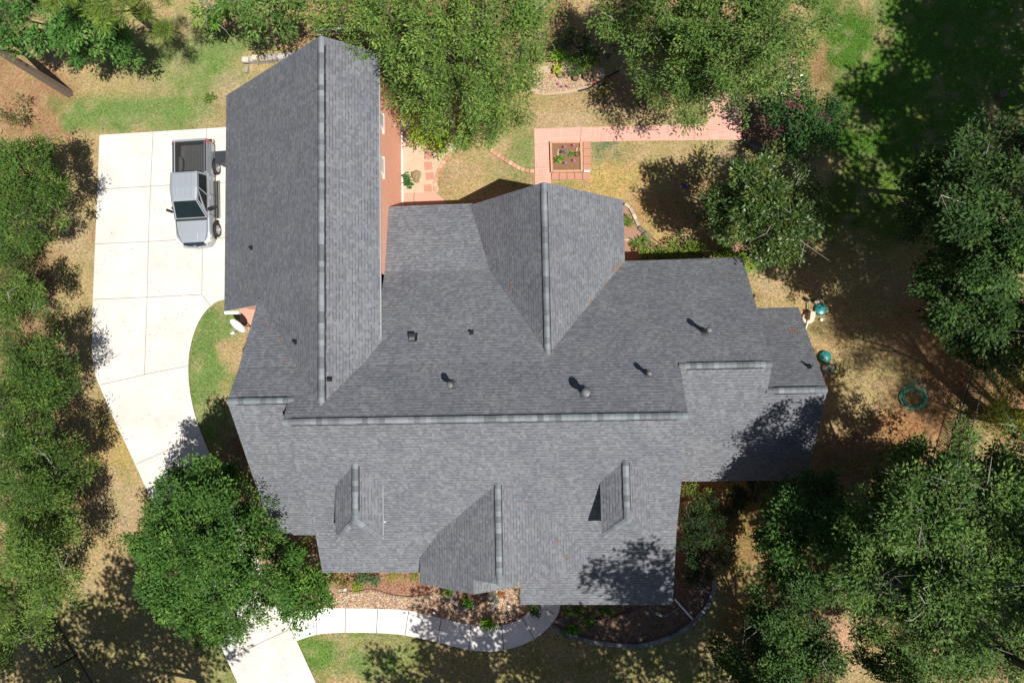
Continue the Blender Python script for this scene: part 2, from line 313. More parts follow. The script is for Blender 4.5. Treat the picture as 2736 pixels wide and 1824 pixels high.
# dormers
def dormer(xr, zr, xw, xe_, ze, ytop, pyhip, cw, ce, pw):
    yh = un(pw, pyhip, zr)[1]; yw = un(*cw, ze)[1]; d = MB()
    gw = lambda x, y: zr - (zr - ze) / (xr - xw) * (xr - x); ge = lambda x, y: zr - (zr - ze) / (xe_ - xr) * (x - xr)
    slab(d, [(xw, yw), (xr, yh), (xr, ytop + .6), (xw, ytop + .6)], gw, '-x', 0, 1, .09); slab(d, [(xr, yh), (xe_, yw), (xe_, ytop + .6), (xr, ytop + .6)], ge, '+x', 0, 1, .05)
    ff = lambda x, y: ze + (zr - ze) / (yh - yw) * (y - yw); slab(d, [(xw, yw), (xe_, yw), (xr, yh)], ff, '-y', 0, 1, .09)
    w_ = MB(); a, b, c_ = xw + .3, xe_ - .38, yw + .2
    for q in ([(a, c_), (b, c_)], [(a, ytop), (a, c_)], [(b, c_), (b, ytop)]):
        w_.face([(*q[0], 2.6), (*q[1], 2.6), (*q[1], ze - .01), (*q[0], ze - .01)], 0)
    w_.box((a + b) / 2 - .4, (a + b) / 2 + .4, c_ - .03, c_ - .01, ze - 1.3, ze - .25, 1)
    dr = w_.build('dormer', [TRIM, GLASSD], house); ro = d.build('dormer_roof', [SH, TRIM], dr)
    cap_run((xr, ytop + .25, zr), (xr, yh, zr), (zr - ze) / (xe_ - xr), (zr - ze) / (xr - xw), .13)
    cap_run((xr, yh, zr), (xw + .05, yw + .05, ze), (.35), .35, .125, False, .22); cap_run((xr, yh, zr), (xe_ - .05, yw + .05, ze), (.35), .35, .125, False, .22)
    if xr < 0:
        g = MB(); g.box(xe_, xe_ + .012, yw + .02, ytop - 1.0, ze - .06, ze - .02); g.build('gutter', [GUT], dr); s_ = MB(); s_.tube((xe_ + .06, yw + .75, ze - .25), (xe_ + .06, yw + .75, ze - .03), .03); s_.build('downspout', [TRIM], dr)
dormer(-8.71, 6.80, -9.80, -7.70, 6.07, -3.12, 1389, (897, 1442), (1026, 1442), 952)
dormer(2.69, 6.82, 1.66, 3.72, 6.12, -3.09, 1387, (1611, 1436), (1742, 1436), 1682)
caps.build('ridge_cap', [CAPM], roof_o); vents.build('ridge_vent', [BLACKV], roof_o)
# white gutter on garage east eave, fascia return at garage corner
g = MB(); g.box(-7.80, -7.775, 2.3, 15.25, 5.79, 5.875); g.build('gutter', [GUT], house); g = MB(); g.box(-16.72, -16.0, 3.93, 4.07, 2.12, 2.36); g.build('fascia', [TRIM], house)
# roof penetrations
def rp(px, py):
    lo, hi = 1., 9.
    for _ in range(50):
        m = (lo + hi) / 2; P = un(px, py, m)
        if zroof(P[0], P[1]) > m: lo = m
        else: hi = m
    return un(px, py, m)
def pipe_boot(px, py, r=.045, h=.22):
    P = rp(px, py); m = MB(); m.lathe(P, [(.085, -.08), (.085, .02), (.06, .07), (r, .11), (r, h), (r * .6, h), (r * .6, .1)], 12)
    z = P[2]; nrm = [(P[0] + dx, P[1] + dy, zroof(P[0] + dx, P[1] + dy) + .012) for dx, dy in ((-.09, -.11), (.09, -.11), (.09, .11), (-.09, .11))]; m.face(nrm)
    for sx_ in (-1, 1): m.box(P[0] + sx_ * .07 - .03, P[0] + sx_ * .07 + .03, P[1] - .02, P[1] + .02, z + .02, z + .16)
    m.build('pipe_boot', [BLACKV], roof_o)
def metal_vent(px, py, r, h):
    P = rp(px, py); m = MB(); m.lathe(P, [(r * 1.25, -.12), (r * 1.25, .03), (r * .75, .1), (r * .66, h - .14), (r * .62, h - .1)], 20); m.lathe(P, [(r * .6, h - .13), (r, h - .12), (r * 1.02, h - .05), (r * .9, h), (r * .5, h + .025), (0.001, h + .03)], 24)
    q = r * 1.2; m.face([(P[0] + dx, P[1] + dy, zroof(P[0] + dx, P[1] + dy) + .014) for dx, dy in ((-q, -q), (q, -q), (q, q), (-q, q))])
    m.build('roof_vent', [METAL], roof_o, True)
for p in ((672, 662), (789, 913), (881, 1012), (1260, 887)): pipe_boot(*p)
pipe_boot(2161, 978, .05, .42)
metal_vent(1209, 1028, .14, .8); metal_vent(1563, 1048, .18, .95); metal_vent(1729, 998, .115, .8); metal_vent(1882, 886, .13, 1.05)
P = rp(1104, 900); m = MB(); q = .19; m.face([(P[0] + dx, P[1] + dy, zroof(P[0] + dx, P[1] + dy) + .014) for dx, dy in ((-q, -q), (q, -q), (q, q), (-q, q))]); m.box(P[0] - .12, P[0] + .12, P[1] - .12, P[1] + .12, P[2] - .12, P[2] + .2)
m.box(P[0] - .13, P[0] + .11, P[1] - .16, P[1] - .02, P[2] + .2, P[2] + .3, 1); m.box(P[0] - .1, P[0] + .1, P[1] - .2, P[1] - .16, P[2] + .1, P[2] + .28); m.box(P[0] - .15, P[0] + .15, P[1] - .02, P[1] + .13, P[2] + .2, P[2] + .26); m.build('box_vent', [BLACKV, METAL], roof_o)
# pine straw caught in the valleys
ps = MB()
def straw(px, py, n, sp):
    P = rp(px, py)
    for _ in range(n):
        a = rng.uniform(0, 6.3); x, y = P[0] + rng.normal(0, sp), P[1] + rng.normal(0, sp); L = rng.uniform(.06, .14); z = zroof(x, y) + .03
        d = np.array([math.cos(a) * L, math.sin(a) * L]); e = np.array([-math.sin(a), math.cos(a)]) * .008; x2, y2 = x + d[0], y + d[1]; z2 = zroof(x2, y2) + .03
        t = rng.uniform(.8, 1.3); ps.face([(x + e[0], y + e[1], z), (x - e[0], y - e[1], z), (x2 - e[0], y2 - e[1], z2), (x2 + e[0], y2 + e[1], z2)], 0, None, (.24 * t, .13 * t, .08 * t))
for a in ((1655, 708, 22, .09), (1645, 720, 18, .08), (1620, 756, 12, .07), (1578, 810, 9, .05), (1366, 768, 10, .08), (2124, 882, 26, .14), (1400, 1340, 4, .06), (1493, 1447, 8, .06), (1513, 1491, 10, .07), (712, 858, 5, .06), (722, 880, 6, .06), (741, 918, 7, .07), (766, 964, 6, .06), (1925, 720, 5, .3), (1800, 745, 4, .5)): straw(*a)
so = ps.build('pine_straw', [TINT], roof_o); so['kind'] = 'stuff'
# ---------------------------------------------------------------- ground and paving
TAN = A(186, 160, 116); GRN = A(126, 146, 82); BRN = A(172, 130, 98); LIM = A(86, 122, 44); SAND = A(214, 190, 158); GOLD = A(196, 164, 106); DGR = A(74, 104, 40); DUST = A(192, 166, 134); SOIL_SHADE = A(146, 114, 84)
def vnoise(x, y, s, seed=0):                     # smooth value noise
    r = np.random.default_rng(seed); T = r.random((64, 64)); x = x / s + 31.7; y = y / s + 17.3; xi = np.floor(x).astype(int); yi = np.floor(y).astype(int); fx = x - xi; fy = y - yi; fx = fx * fx * (3 - 2 * fx); fy = fy * fy * (3 - 2 * fy)
    g = lambda a, b: T[a % 64, b % 64]; return (g(xi, yi) * (1 - fx) + g(xi + 1, yi) * fx) * (1 - fy) + (g(xi, yi + 1) * (1 - fx) + g(xi + 1, yi + 1) * fx) * fy
def fbm(x, y, s, seed=0, o=4): return sum(vnoise(x, y, s / 2 ** i, seed + i) * .5 ** i for i in range(o)) / sum(.5 ** i for i in range(o))
# grass and soil, with shade painted under crowns: pixel centre, radii (px), colour, strength
PATCH = [(2470, 1520, 330, 330, SOIL_SHADE, .95), (2150, 1480, 120, 200, SOIL_SHADE, .9), (60, 1000, 110, 700, SOIL_SHADE, .75), (1150, 60, 330, 160, SOIL_SHADE, .8), (1850, 100, 330, 140, SOIL_SHADE, .8), (2080, 1750, 160, 120, SOIL_SHADE, .8), (480, 170, 260, 170, GRN, .6), (600, 120, 130, 120, GRN, .7), (110, 330, 150, 190, BRN, .9), (60, 250, 130, 130, BRN, .8), (340, 300, 230, 60, GRN, 1.0), (250, 330, 120, 40, GRN, .8), (520, 150, 150, 110, GRN, .55), (560, 190, 60, 50, GRN, .7), (440, 60, 120, 60, TAN, .6),
 (330, 230, 120, 40, TAN, .6), (620, 250, 60, 60, DUST, .6), (700, 170, 90, 40, TAN, .7), (560, 330, 60, 20, DUST, .5), (790, 60, 100, 60, BRN, .5), (220, 500, 60, 130, TAN, .9), (200, 620, 60, 90, DUST, .8), (210, 740, 60, 90, TAN, .9), (90, 700, 90, 60, SOIL_SHADE, .7),
 (240, 1000, 60, 100, TAN, .8), (300, 1200, 70, 130, GOLD, .8), (300, 1350, 70, 100, DUST, .7), (250, 1480, 120, 80, TAN, .8), (120, 1250, 120, 300, BRN, .5), (540, 1000, 80, 170, GRN, 1.3), (570, 860, 90, 70, GRN, 1.2), (640, 1060, 40, 60, GRN, .9), (565, 1120, 70, 80, GRN, 1.1), 
 (640, 1250, 60, 120, SOIL_SHADE, .8), (880, 1750, 190, 80, A(112, 142, 66), 1.3), (1010, 1770, 150, 60, GRN, 1.0), (1500, 1790, 500, 60, A(150, 142, 88), .7), (400, 1720, 260, 130, A(150, 142, 92), .7), (1000, 1720, 80, 20, TAN, .5), (1300, 1780, 260, 50, TAN, .5), (450, 1700, 120, 120, TAN, .5), (590, 1780, 40, 60, GRN, .5),
 (1250, 480, 60, 60, TAN, .8), (1220, 450, 60, 30, DUST, .6), (1370, 470, 60, 60, GRN, .4), (1400, 410, 40, 70, GRN, .8), (1260, 400, 70, 30, TAN, .8), (1540, 290, 150, 60, TAN, .9), (1500, 320, 120, 25, DUST, .7), (1640, 300, 90, 40, DUST, .6), (1612, 240, 24, 28, LIM, 1.2),
 (1640, 400, 60, 30, DGR, .5), (1620, 385, 40, 12, A(80, 125, 85), .9), (1655, 410, 34, 24, A(80, 125, 85), .8), (1600, 425, 14, 28, A(80, 125, 85), .8), (1780, 400, 160, 40, TAN, .9), (1640, 520, 120, 90, GOLD, 1.1), (1760, 640, 60, 60, GOLD, 1.0), (1850, 560, 150, 110, BRN, .6), (1950, 420, 50, 40, DUST, .6),
 (2250, 70, 120, 110, LIM, 1.2), (2250, 200, 100, 180, LIM, 1.3), (2300, 380, 130, 110, LIM, 1.0), (2420, 240, 230, 240, LIM, 1.0), (2420, 440, 240, 150, LIM, .9), (2180, 150, 30, 60, BRN, .8), (2200, 230, 36, 60, BRN, .6), (2460, 300, 30, 30, BRN, .7), (2330, 560, 180, 100, A(110, 125, 45), .9), (2650, 260, 50, 60, BRN, .6), (2600, 120, 260, 260, A(96, 130, 52), 1.0), (2350, 560, 220, 140, A(98, 124, 52), .9),
 (2100, 800, 110, 70, TAN, 1.0), (2060, 740, 60, 60, DUST, .5), (2300, 800, 200, 150, TAN, .7), (2500, 950, 130, 220, A(190, 140, 98), 1.1), (2350, 1050, 170, 200, TAN, .5), (2280, 1250, 130, 130, SOIL_SHADE, .9), (2450, 1150, 120, 80, A(186, 134, 92), .9), (2500, 700, 120, 80, GOLD, .6), (2700, 1150, 80, 200, BRN, .7),
 (2000, 1450, 90, 160, A(150, 118, 70), .8), (1990, 1600, 80, 100, A(150, 118, 70), .7), (1900, 1350, 60, 90, SOIL_SHADE, .8), (2250, 1690, 90, 70, A(205, 160, 128), 1.0), (2400, 1780, 160, 60, TAN, .8), (1300, 200, 200, 200, BRN, .3), (1450, 60, 160, 80, SOIL_SHADE, .8), (1700, 250, 140, 60, BRN, .5)]
IRc = RC.T
def toimg(x, y):                                 # ground point -> photo pixel
    vx, vy, vz = x, y, -HC
    a = IRc[0, 0] * vx + IRc[0, 1] * vy + IRc[0, 2] * vz; b = IRc[1, 0] * vx + IRc[1, 1] * vy + IRc[1, 2] * vz; c = IRc[2, 0] * vx + IRc[2, 1] * vy + IRc[2, 2] * vz
    return IW / 2 + FP * a / -c, IH / 2 - FP * b / -c
def gcol(x, y):
    px, py = toimg(x, y); n1 = fbm(x, y, 4., 1); n2 = fbm(x, y, 1.3, 11); n3 = fbm(x, y, 2.4, 21)
    c = np.zeros((len(x), 3)) + np.array(TAN); g = np.clip((n1 - .48) * 5, 0, 1)[:, None]; c = c * (1 - g * .45) + np.array(GRN) * g * .45
    g = np.clip((n3 - .55) * 6, 0, 1)[:, None]; c = c * (1 - g * .5) + np.array(BRN) * g * .5
    for (cx, cy, rx, ry, col, st) in PATCH:
        d = np.sqrt(((px - cx) / rx) ** 2 + ((py - cy) / ry) ** 2); wgt = np.clip((1.15 - d + (n2 - .5) * 1.3 + (n1 - .5) * .8) * 1.6, 0, 1) * min(st, 1); c = c * (1 - wgt[:, None]) + np.array(col) * wgt[:, None]
    k = np.clip((fbm(x, y, .7, 31) - .52) * 7, 0, 1)[:, None] * .28; c = c * (1 - k) + np.array(DUST) * k
    k = np.clip((fbm(x, y, .9, 41) - .55) * 7, 0, 1)[:, None] * .3; c = c * (1 - k) + c * np.array((.62, .85, .5)) * k
    return c * (.88 + .28 * fbm(x, y, .45, 51))[:, None] * np.array([1.12, 1.13, 1.2])
nx, ny = 520, 385; xs = np.linspace(-37, 36, nx); ys = np.linspace(-29, 25, ny); X, Y = np.meshgrid(xs, ys); X = X.ravel(); Y = Y.ravel()
Z = (fbm(X, Y, 2.5, 61) - .5) * .035 - .02
me = bpy.data.meshes.new('lawn'); me.vertices.add(nx * ny); me.vertices.foreach_set('co', np.stack([X, Y, Z], 1).ravel().astype('f'))
i0 = (np.arange(ny - 1)[:, None] * nx + np.arange(nx - 1)[None]).ravel(); q = np.stack([i0, i0 + 1, i0 + nx + 1, i0 + nx], 1); me.loops.add(q.size); me.loops.foreach_set('vertex_index', q.ravel().astype('i')); me.polygons.add(len(q)); me.polygons.foreach_set('loop_start', np.arange(0, q.size, 4, dtype='i'))
c4 = np.ones((nx * ny, 4), 'f'); c4[:, :3] = gcol(X, Y); me.color_attributes.new('Col', 'FLOAT_COLOR', 'POINT').data.foreach_set('color', c4.ravel()); me.update(calc_edges=True)
m = NT('dry_lawn', .95, .08); p = m.pos(); a = m.attr()
a = m.mix(m.ramp(m.noise(2.6, 6, .75, p), [(.40, (.6,) * 3), (.56, (0, 0, 0))]), a, m.mix(1., a, (.76, .98, .70), 'MULTIPLY')); a = m.mix(m.ramp(m.noise(3.9, 6, .8, m.n('Mapping', {'Vector': p, 'Location': (9, 4, 0)}).outputs[0]), [(.5, (0, 0, 0)), (.62, (.6,) * 3)]), a, m.mix(1., a, (1.22, 1.1, 1.12), 'MULTIPLY'))
a = m.mix(1., a, m.ramp(m.noise(8.5, 4, .7, p), [(.32, (.58, .63, .54)), (.5, (.98, .98, .98)), (.68, (1.42, 1.36, 1.38))]), 'MULTIPLY')
a = m.mix(m.ramp(m.noise(15, 3, .7, p), [(.62, (0, 0, 0)), (.7, (.5,) * 3)]), a, (.46, .38, .27)); m.col(a); m.bump(m.noise(24, 5, .8, p), .6, .03); LAWN = m.mat
tag(obj('lawn', me, None, [LAWN]), kind='structure')
fg = MB(); B_ = [(-600, -29), (600, -29), (600, -600), (-600, -600)]
for r_ in ((-600, 600, -600, -29), (-600, 600, 25, 600), (-600, -37, -29, 25), (36, 600, -29, 25)): fg.face([(r_[0], r_[2], -.02), (r_[1], r_[2], -.02), (r_[1], r_[3], -.02), (r_[0], r_[3], -.02)], 0, None, tuple((np.array(TAN) + np.array(DGR)) / 2))
tag(fg.build('ground', [LAWN]), kind='structure')
def curve(pts, n=6):                              # Catmull-Rom through pixel points
    P = [pts[0]] + list(pts) + [pts[-1]]; out = []
    for i in range(1, len(P) - 2):
        for k in range(n):
            t = k / n; out.append(tuple(.5 * (2 * P[i][j] + (P[i + 1][j] - P[i - 1][j]) * t + (2 * P[i - 1][j] - 5 * P[i][j] + 4 * P[i + 1][j] - P[i + 2][j]) * t * t + (3 * P[i][j] - P[i - 1][j] - 3 * P[i + 1][j] + P[i + 2][j]) * t ** 3) for j in (0, 1)))
    return out + [tuple(pts[-1])]
left = curve([(248, 800), (246, 880), (247, 960), (254, 1000), (272, 1045), (300, 1110), (345, 1205), (388, 1300), (440, 1420), (510, 1560), (583, 1712), (640, 1835), (700, 1960)])
right = curve([(600, 800), (576, 808), (549, 832), (527, 868), (511, 915), (504, 960), (504, 1010), (510, 1060), (522, 1112), (543, 1170), (575, 1245), (640, 1395), (700, 1515), (747, 1612), (792, 1710), (845, 1825), (910, 1960)])
dpoly = [(266, 361), (640, 338), (640, 800)] + right + left[::-1]
dv = MB(); zc_ = .045; dv.prism(U(dpoly, zc_), -.1, zc_, 0, 2)
def joint(mb, pts, z, wd=.035, m=1): mb.strip(U(pts, z), wd, z + .004, m)
for j in ([(259, 506), (330, 502), (450, 495)], [(450, 495), (612, 487)], [(254, 652), (400, 645), (610, 634)], [(250, 800), (390, 794), (538, 787)], [(409, 352), (398, 600), (393, 800), (386, 1000)], [(552, 344), (545, 520), (539, 787)], [(539, 787), (562, 816)], [(266, 1028), (330, 1014), (386, 1000), (502, 977)],
          [(364, 1239), (440, 1206), (536, 1160)], [(604, 1763), (640, 1745), (700, 1714), (768, 1683)], [(747, 1612), (768, 1662), (792, 1710)], [(440, 1420), (520, 1390), (620, 1350)]): joint(dv, j, zc_, .024)
tag(dv.build('driveway', [CONC, JOINT, plain('slab_edge', A(176, 118, 92), .9)]), kind='structure')
up_ = curve([(748, 1612), (800, 1619), (860, 1623), (926, 1624), (1018, 1626), (1087, 1630), (1176, 1650), (1258, 1669), (1308, 1673), (1340, 1669), (1374, 1661), (1403, 1642), (1416, 1622), (1422, 1590)])
lo_ = curve([(793, 1711), (825, 1700), (860, 1692), (926, 1689), (1005, 1690), (1081, 1696), (1168, 1715), (1253, 1735), (1308, 1739), (1348, 1735), (1387, 1725), (1427, 1706), (1456, 1684), (1480, 1658), (1494, 1632), (1502, 1590)])
wk = MB(); wk.prism(U(up_ + lo_[::-1], zc_), -.1, zc_, 0, 2)
for j in ([(844, 1622), (845, 1694)], [(923, 1624), (922, 1689)], [(1009, 1626), (1006, 1690)], [(1092, 1631), (1082, 1696)], [(1179, 1651), (1169, 1715)], [(1258, 1670), (1253, 1735)], [(1340, 1669), (1346, 1735)], [(1396, 1650), (1427, 1706)], [(1458, 1625), (1481, 1640)]): joint(wk, j, zc_, .04)
tag(wk.build('front_walk', [CONC2, JOINT, bpy.data.materials['slab_edge']]), kind='structure')
BASK = basket_mat(); PAVER = plain('red_paver', A(216, 160, 136), .85, .2, 0, .1, 4.)
bp = MB(); zb = .02; outl = [(1427, 344), (1560, 340), (1690, 337), (1888, 331), (1886, 290), (1884, 235), (1978, 228), (1983, 374), (1920, 374), (1740, 376), (1578, 379), (1469, 380), (1472, 488), (1474, 560), (1433, 560), (1430, 491)]
bp.prism(U(outl, zb), -.1, zb); joint(bp, [(1430, 380), (1468, 379)], zb, .03, 1); joint(bp, [(1553, 341), (1551, 378)], zb, .02, 2); joint(bp, [(1855, 332), (1855, 374)], zb, .02, 2)
tag(bp.build('brick_path', [BASK, plain('pale_mortar', A(240, 210, 185), .9), JOINT]), kind='structure')
def slabs(name, rects, mat, z=.04, lab=None, cat=None, grp=None):
    for i, r in enumerate(rects):
        P = U(r, z); c = np.mean(P, 0); b = MB(); b.prism(P, -.03, z); o = b.build(name, [mat], None, False, (c[0], c[1], 0)); tag(o, lab[i] if isinstance(lab, list) else lab, cat, grp)
# patio by the garage wall
pt = MB(); pt.prism(U([(1058, 517), (1125, 515), (1162, 513), (1180, 528), (1196, 545), (1230, 560), (1058, 600)], .03), -.1, .03); pt.strip(U([(1107, 514), (1105, 530), (1111, 556)], .03), .03, .034, 1)
pt.prism(U([(640, 800), (684, 796), (700, 900), (664, 900), (662, 862), (641, 862), (640, 838)], .02), -.1, .02)
tag(pt.build('patio', [plain('pink_concrete', A(230, 182, 158), .9, .2, 0, .08, 3.), JOINT]), kind='structure')
def flat(name, pts, mat, z=.012, kind='structure', crv=True): b = MB(); b.prism(U(curve(pts, 5) if crv else pts, z), -.05, z); return tag(b.build(name, [mat]), kind=kind)
flat('sand_strip', [(1064, 300), (1085, 300), (1120, 330), (1180, 372), (1225, 395), (1200, 408), (1178, 440), (1166, 480), (1164, 516), (1058, 520), (1056, 400), (1064, 300)], bed_mat('pale_sandy_soil', A(226, 198, 162), A(250, 232, 206), A(208, 190, 170), 9.))
flat('sand_bed', [(1425, 186), (1460, 176), (1530, 176), (1600, 180), (1618, 200), (1607, 222), (1575, 238), (1510, 250), (1450, 254), (1415, 240), (1425, 190)], bed_mat('pale_sand', A(236, 204, 170), A(246, 222, 190), A(205, 172, 140), 20.))
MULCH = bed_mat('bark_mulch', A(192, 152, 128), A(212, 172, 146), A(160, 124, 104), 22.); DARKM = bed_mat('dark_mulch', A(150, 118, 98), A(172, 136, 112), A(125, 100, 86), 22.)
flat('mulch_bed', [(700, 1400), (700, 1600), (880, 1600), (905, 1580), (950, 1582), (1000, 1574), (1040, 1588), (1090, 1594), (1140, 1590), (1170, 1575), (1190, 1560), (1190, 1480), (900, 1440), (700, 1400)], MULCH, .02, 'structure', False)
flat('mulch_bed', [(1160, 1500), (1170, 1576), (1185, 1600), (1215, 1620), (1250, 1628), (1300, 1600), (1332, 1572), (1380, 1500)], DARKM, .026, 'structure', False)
rock = [(880, 1575), (905, 1582), (950, 1584), (1000, 1578), (1040, 1592), (1090, 1598), (1140, 1594), (1172, 1578), (1188, 1602), (1215, 1622), (1250, 1630), (1290, 1608), (1345, 1560), (1374, 1550), (1390, 1600), (1415, 1618), (1403, 1641), (1374, 1659), (1340, 1667), (1308, 1671), (1258, 1667), (1176, 1648), (1087, 1628), (1018, 1624), (860, 1621), (840, 1610)]
flat('rock_bed', rock, bed_mat('rocky_soil', A(190, 155, 125), A(212, 176, 142), A(160, 130, 106), 18.), .016, 'structure', False)
rb = [(1500, 1560), (1500, 1622), (1482, 1658), (1478, 1668), (1510, 1688), (1555, 1703), (1600, 1713), (1660, 1719), (1710, 1719), (1760, 1708), (1810, 1688), (1850, 1658), (1880, 1628), (1900, 1598), (1908, 1568), (1900, 1500), (1880, 1400), (1880, 1300), (1820, 1280), (1700, 1500)]
flat('planting_bed', rb, bed_mat('stony_mulch', A(150, 125, 108), A(175, 144, 120), A(122, 106, 98), 20.), .02, 'structure', False)
flat('planting_bed', [(1640, 540), (1668, 545), (1690, 570), (1705, 610), (1730, 635), (1760, 655), (1790, 668), (2010, 650), (2010, 700), (1640, 720)], MULCH, .02, 'structure', False)
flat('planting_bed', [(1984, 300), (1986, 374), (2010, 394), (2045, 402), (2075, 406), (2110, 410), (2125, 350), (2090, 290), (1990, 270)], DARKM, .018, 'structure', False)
# ---------------------------------------------------------------- loose stones, chips, grass blades
def inpoly(px, py, poly):
    ins = np.zeros(len(px), bool); n = len(poly); j = n - 1
    for i in range(n):
        xi, yi = poly[i]; xj, yj = poly[j]; k = ((yi > py) != (yj > py)) & (px < (xj - xi) * (py - yi) / (yj - yi + 1e-12) + xi); ins ^= k; j = i
    return ins
def unv(px, py):                                   # vectorised un() at z=0
    a = (px - IW / 2) / FP; b = -(py - IH / 2) / FP; v = np.stack([RC[i, 0] * a + RC[i, 1] * b - RC[i, 2] for i in range(3)], 1); s = -HC / v[:, 2]; return v[:, 0] * s, v[:, 1] * s
def pebbles(name, poly, n, cols, r0, r1, z=.02, lab=None):
    x0, y0 = np.min(poly, 0); x1, y1 = np.max(poly, 0); px = rng.uniform(x0, x1, n * 3); py = rng.uniform(y0, y1, n * 3); k = inpoly(px, py, poly); px, py = px[k][:n], py[k][:n]; x, y = unv(px, py); N = len(x)
    r = rng.uniform(r0, r1, N); an = rng.uniform(0, 6.28, N); ex = r * rng.uniform(.9, 1.5, N); ey = r * rng.uniform(.6, .95, N); h = r * rng.uniform(.5, .9, N); base = np.array(cols)[rng.integers(len(cols), size=N)] * rng.uniform(.75, 1.2, (N, 1)); V = []; CC = []
    for k_ in range(6):
        t0 = an + k_ * math.pi / 3; ring = lambda t, s_: np.stack([x + (np.cos(t - an) * ex * np.cos(an) - np.sin(t - an) * ey * np.sin(an)) * s_, y + (np.cos(t - an) * ex * np.sin(an) + np.sin(t - an) * ey * np.cos(an)) * s_], 1)
        a, b, c, d = ring(t0, 1.), ring(t0 + math.pi / 3, 1.), ring(t0 + math.pi / 3, .55), ring(t0, .55); zz = np.zeros(N) + z; zh = zz + h
        V.append(np.stack([np.c_[a, zz], np.c_[b, zz], np.c_[c, zh], np.c_[d, zh]], 1)); CC.append(base)
        if k_ in (0, 3): e1, e2, e3 = ring(t0 + math.pi / 3, .55), ring(t0 + 2 * math.pi / 3, .55), ring(t0 + math.pi, .55); V.append(np.stack([np.c_[d, zh], np.c_[e1, zh], np.c_[e2, zh], np.c_[e3, zh]], 1)); CC.append(base)
    return tag(quads(name, np.concatenate(V), np.concatenate(CC), [STONE]), lab, None, None, 'stuff')
RCOL = [A(230, 190, 140), A(245, 230, 208), A(215, 160, 115), A(196, 178, 165), A(236, 208, 178), A(170, 142, 122)]
pebbles('river_rock', rock, 9000, RCOL, .025, .06); pebbles('river_rock', rb, 4200, [A(130, 125, 122), A(160, 140, 120), A(105, 100, 98), A(150, 115, 90)], .025, .05)
pebbles('bark_chips', [(890, 1530), (905, 1578), (1000, 1574), (1040, 1586), (1140, 1588), (1170, 1560), (1130, 1535)], 3500, [A(196, 146, 118), A(158, 112, 88), A(216, 172, 142)], .015, .04)
pebbles('pale_gravel', [(1430, 195), (1590, 190), (1600, 220), (1510, 245), (1440, 250)], 1500, [A(240, 215, 180), A(225, 190, 150), A(190, 160, 130)], .02, .045)
pebbles('fallen_leaves', [(0, 0), (2736, 0), (2736, 1824), (0, 1824)], 9000, [A(200, 160, 110), A(225, 200, 160), A(150, 105, 70), A(190, 140, 80)], .015, .035, .0)
pebbles('driveway_litter', dpoly, 200, [A(150, 120, 90), A(120, 110, 90), A(180, 160, 120)], .012, .03, .046)
# grass blades
NOG = [dpoly, up_ + lo_[::-1], outl, rock, rb, [(1064, 300), (1225, 395), (1178, 440), (1166, 516), (1200, 560), (1058, 600)], [(1425, 185), (1618, 180), (1607, 225), (1510, 252), (1415, 242)], [(1469, 376), (1578, 376), (1578, 482), (1472, 482)], [(615, 260), (1013, 140), (1016, 540), (1400, 500), (1440, 530), (1660, 560), (1660, 700), (1975, 700), (2020, 830), (2120, 830), (2160, 1270), (1800, 1290), (1780, 1600), (1190, 1560), (720, 1500), (620, 1060), (690, 830), (615, 830)]]
def grass(name, n, h0, h1, wd, rect=None):
    px = rng.uniform(-40, 2780, n); py = rng.uniform(-40, 1864, n); keep = np.ones(n, bool)
    for poly in NOG: keep &= ~inpoly(px, py, poly)
    px, py = px[keep], py[keep]; x, y = unv(px, py); x += 0; N = len(x); c = gcol(x, y); gr = c[:, 1] / (c[:, 0] + 1e-6); t = rng.uniform(.5, 1.6, (N, 1)); c = c * t
    c = c * 1.1; k = rng.random(N) < .2; c[k] = c[k] * np.array([.65, .85, .6]); an = rng.uniform(0, 6.28, N); h = rng.uniform(h0, h1, N) * (.6 + .9 * np.clip(gr - .7, 0, 1)); ln = rng.uniform(.8, 1.8, N) * h; dx, dy = np.cos(an) * ln, np.sin(an) * ln; wx, wy = -np.sin(an) * wd, np.cos(an) * wd
    z0 = np.full(N, -.03); V = np.stack([np.stack([x - wx, y - wy, z0], 1), np.stack([x + wx, y + wy, z0], 1), np.stack([x + dx + wx * .3, y + dy + wy * .3, h], 1), np.stack([x + dx - wx * .3, y + dy - wy * .3, h * .97], 1)], 1)
    tag(quads(name, V, c, [LEAF]), kind='stuff')
grass('grass', 460000, .02, .05, .013)
# dark soil of the planter
# ---------------------------------------------------------------- pickup truck (local: +y forward)
PAINT = NT('silver_paint', .3, .6, .3); PAINT.p.inputs['Coat Weight'].default_value = .6; PAINT.p.inputs['Coat Roughness'].default_value = .08; PAINT.col((.35, .385, .42)); PAINT = PAINT.mat
CHROME = plain('chrome', (.6, .6, .6), .15, .5, 1, .03, 5., 0); RUB = plain('tyre_rubber', (.03, .03, .03), .8, .3); LINER = plain('bed_liner', (.05, .051, .052), .5, .5, 0, .3, 9.); ALLOY = plain('alloy', (.55, .55, .56), .3, .5, .8, .04, 5., 0)
RED = plain('red_lens', (.45, .01, .015), .15, .6, 0, .05, 5., 0); LENS = plain('clear_lens', (.7, .68, .6), .1, .8, 0, .05, 5., 0)
tp = un(508, 520, 0); ta = un(516, 512, 1.0)
truck = thing('pickup_truck', (ta[0] + .02, ta[1] - .07, .045), 'silver pickup truck with open black-lined bed parked on the concrete driveway', 'truck', math.pi + math.radians(1.2))
def loft(sections, mb, m=0, cap0=True, cap1=True):
    for s0, s1 in zip(sections[:-1], sections[1:]):
        for i in range(len(s0) - 1): mb.face([s0[i], s0[i + 1], s1[i + 1], s1[i]], m)
    if cap0: mb.face(sections[0][::-1], m)
    if cap1: mb.face(sections[-1], m)
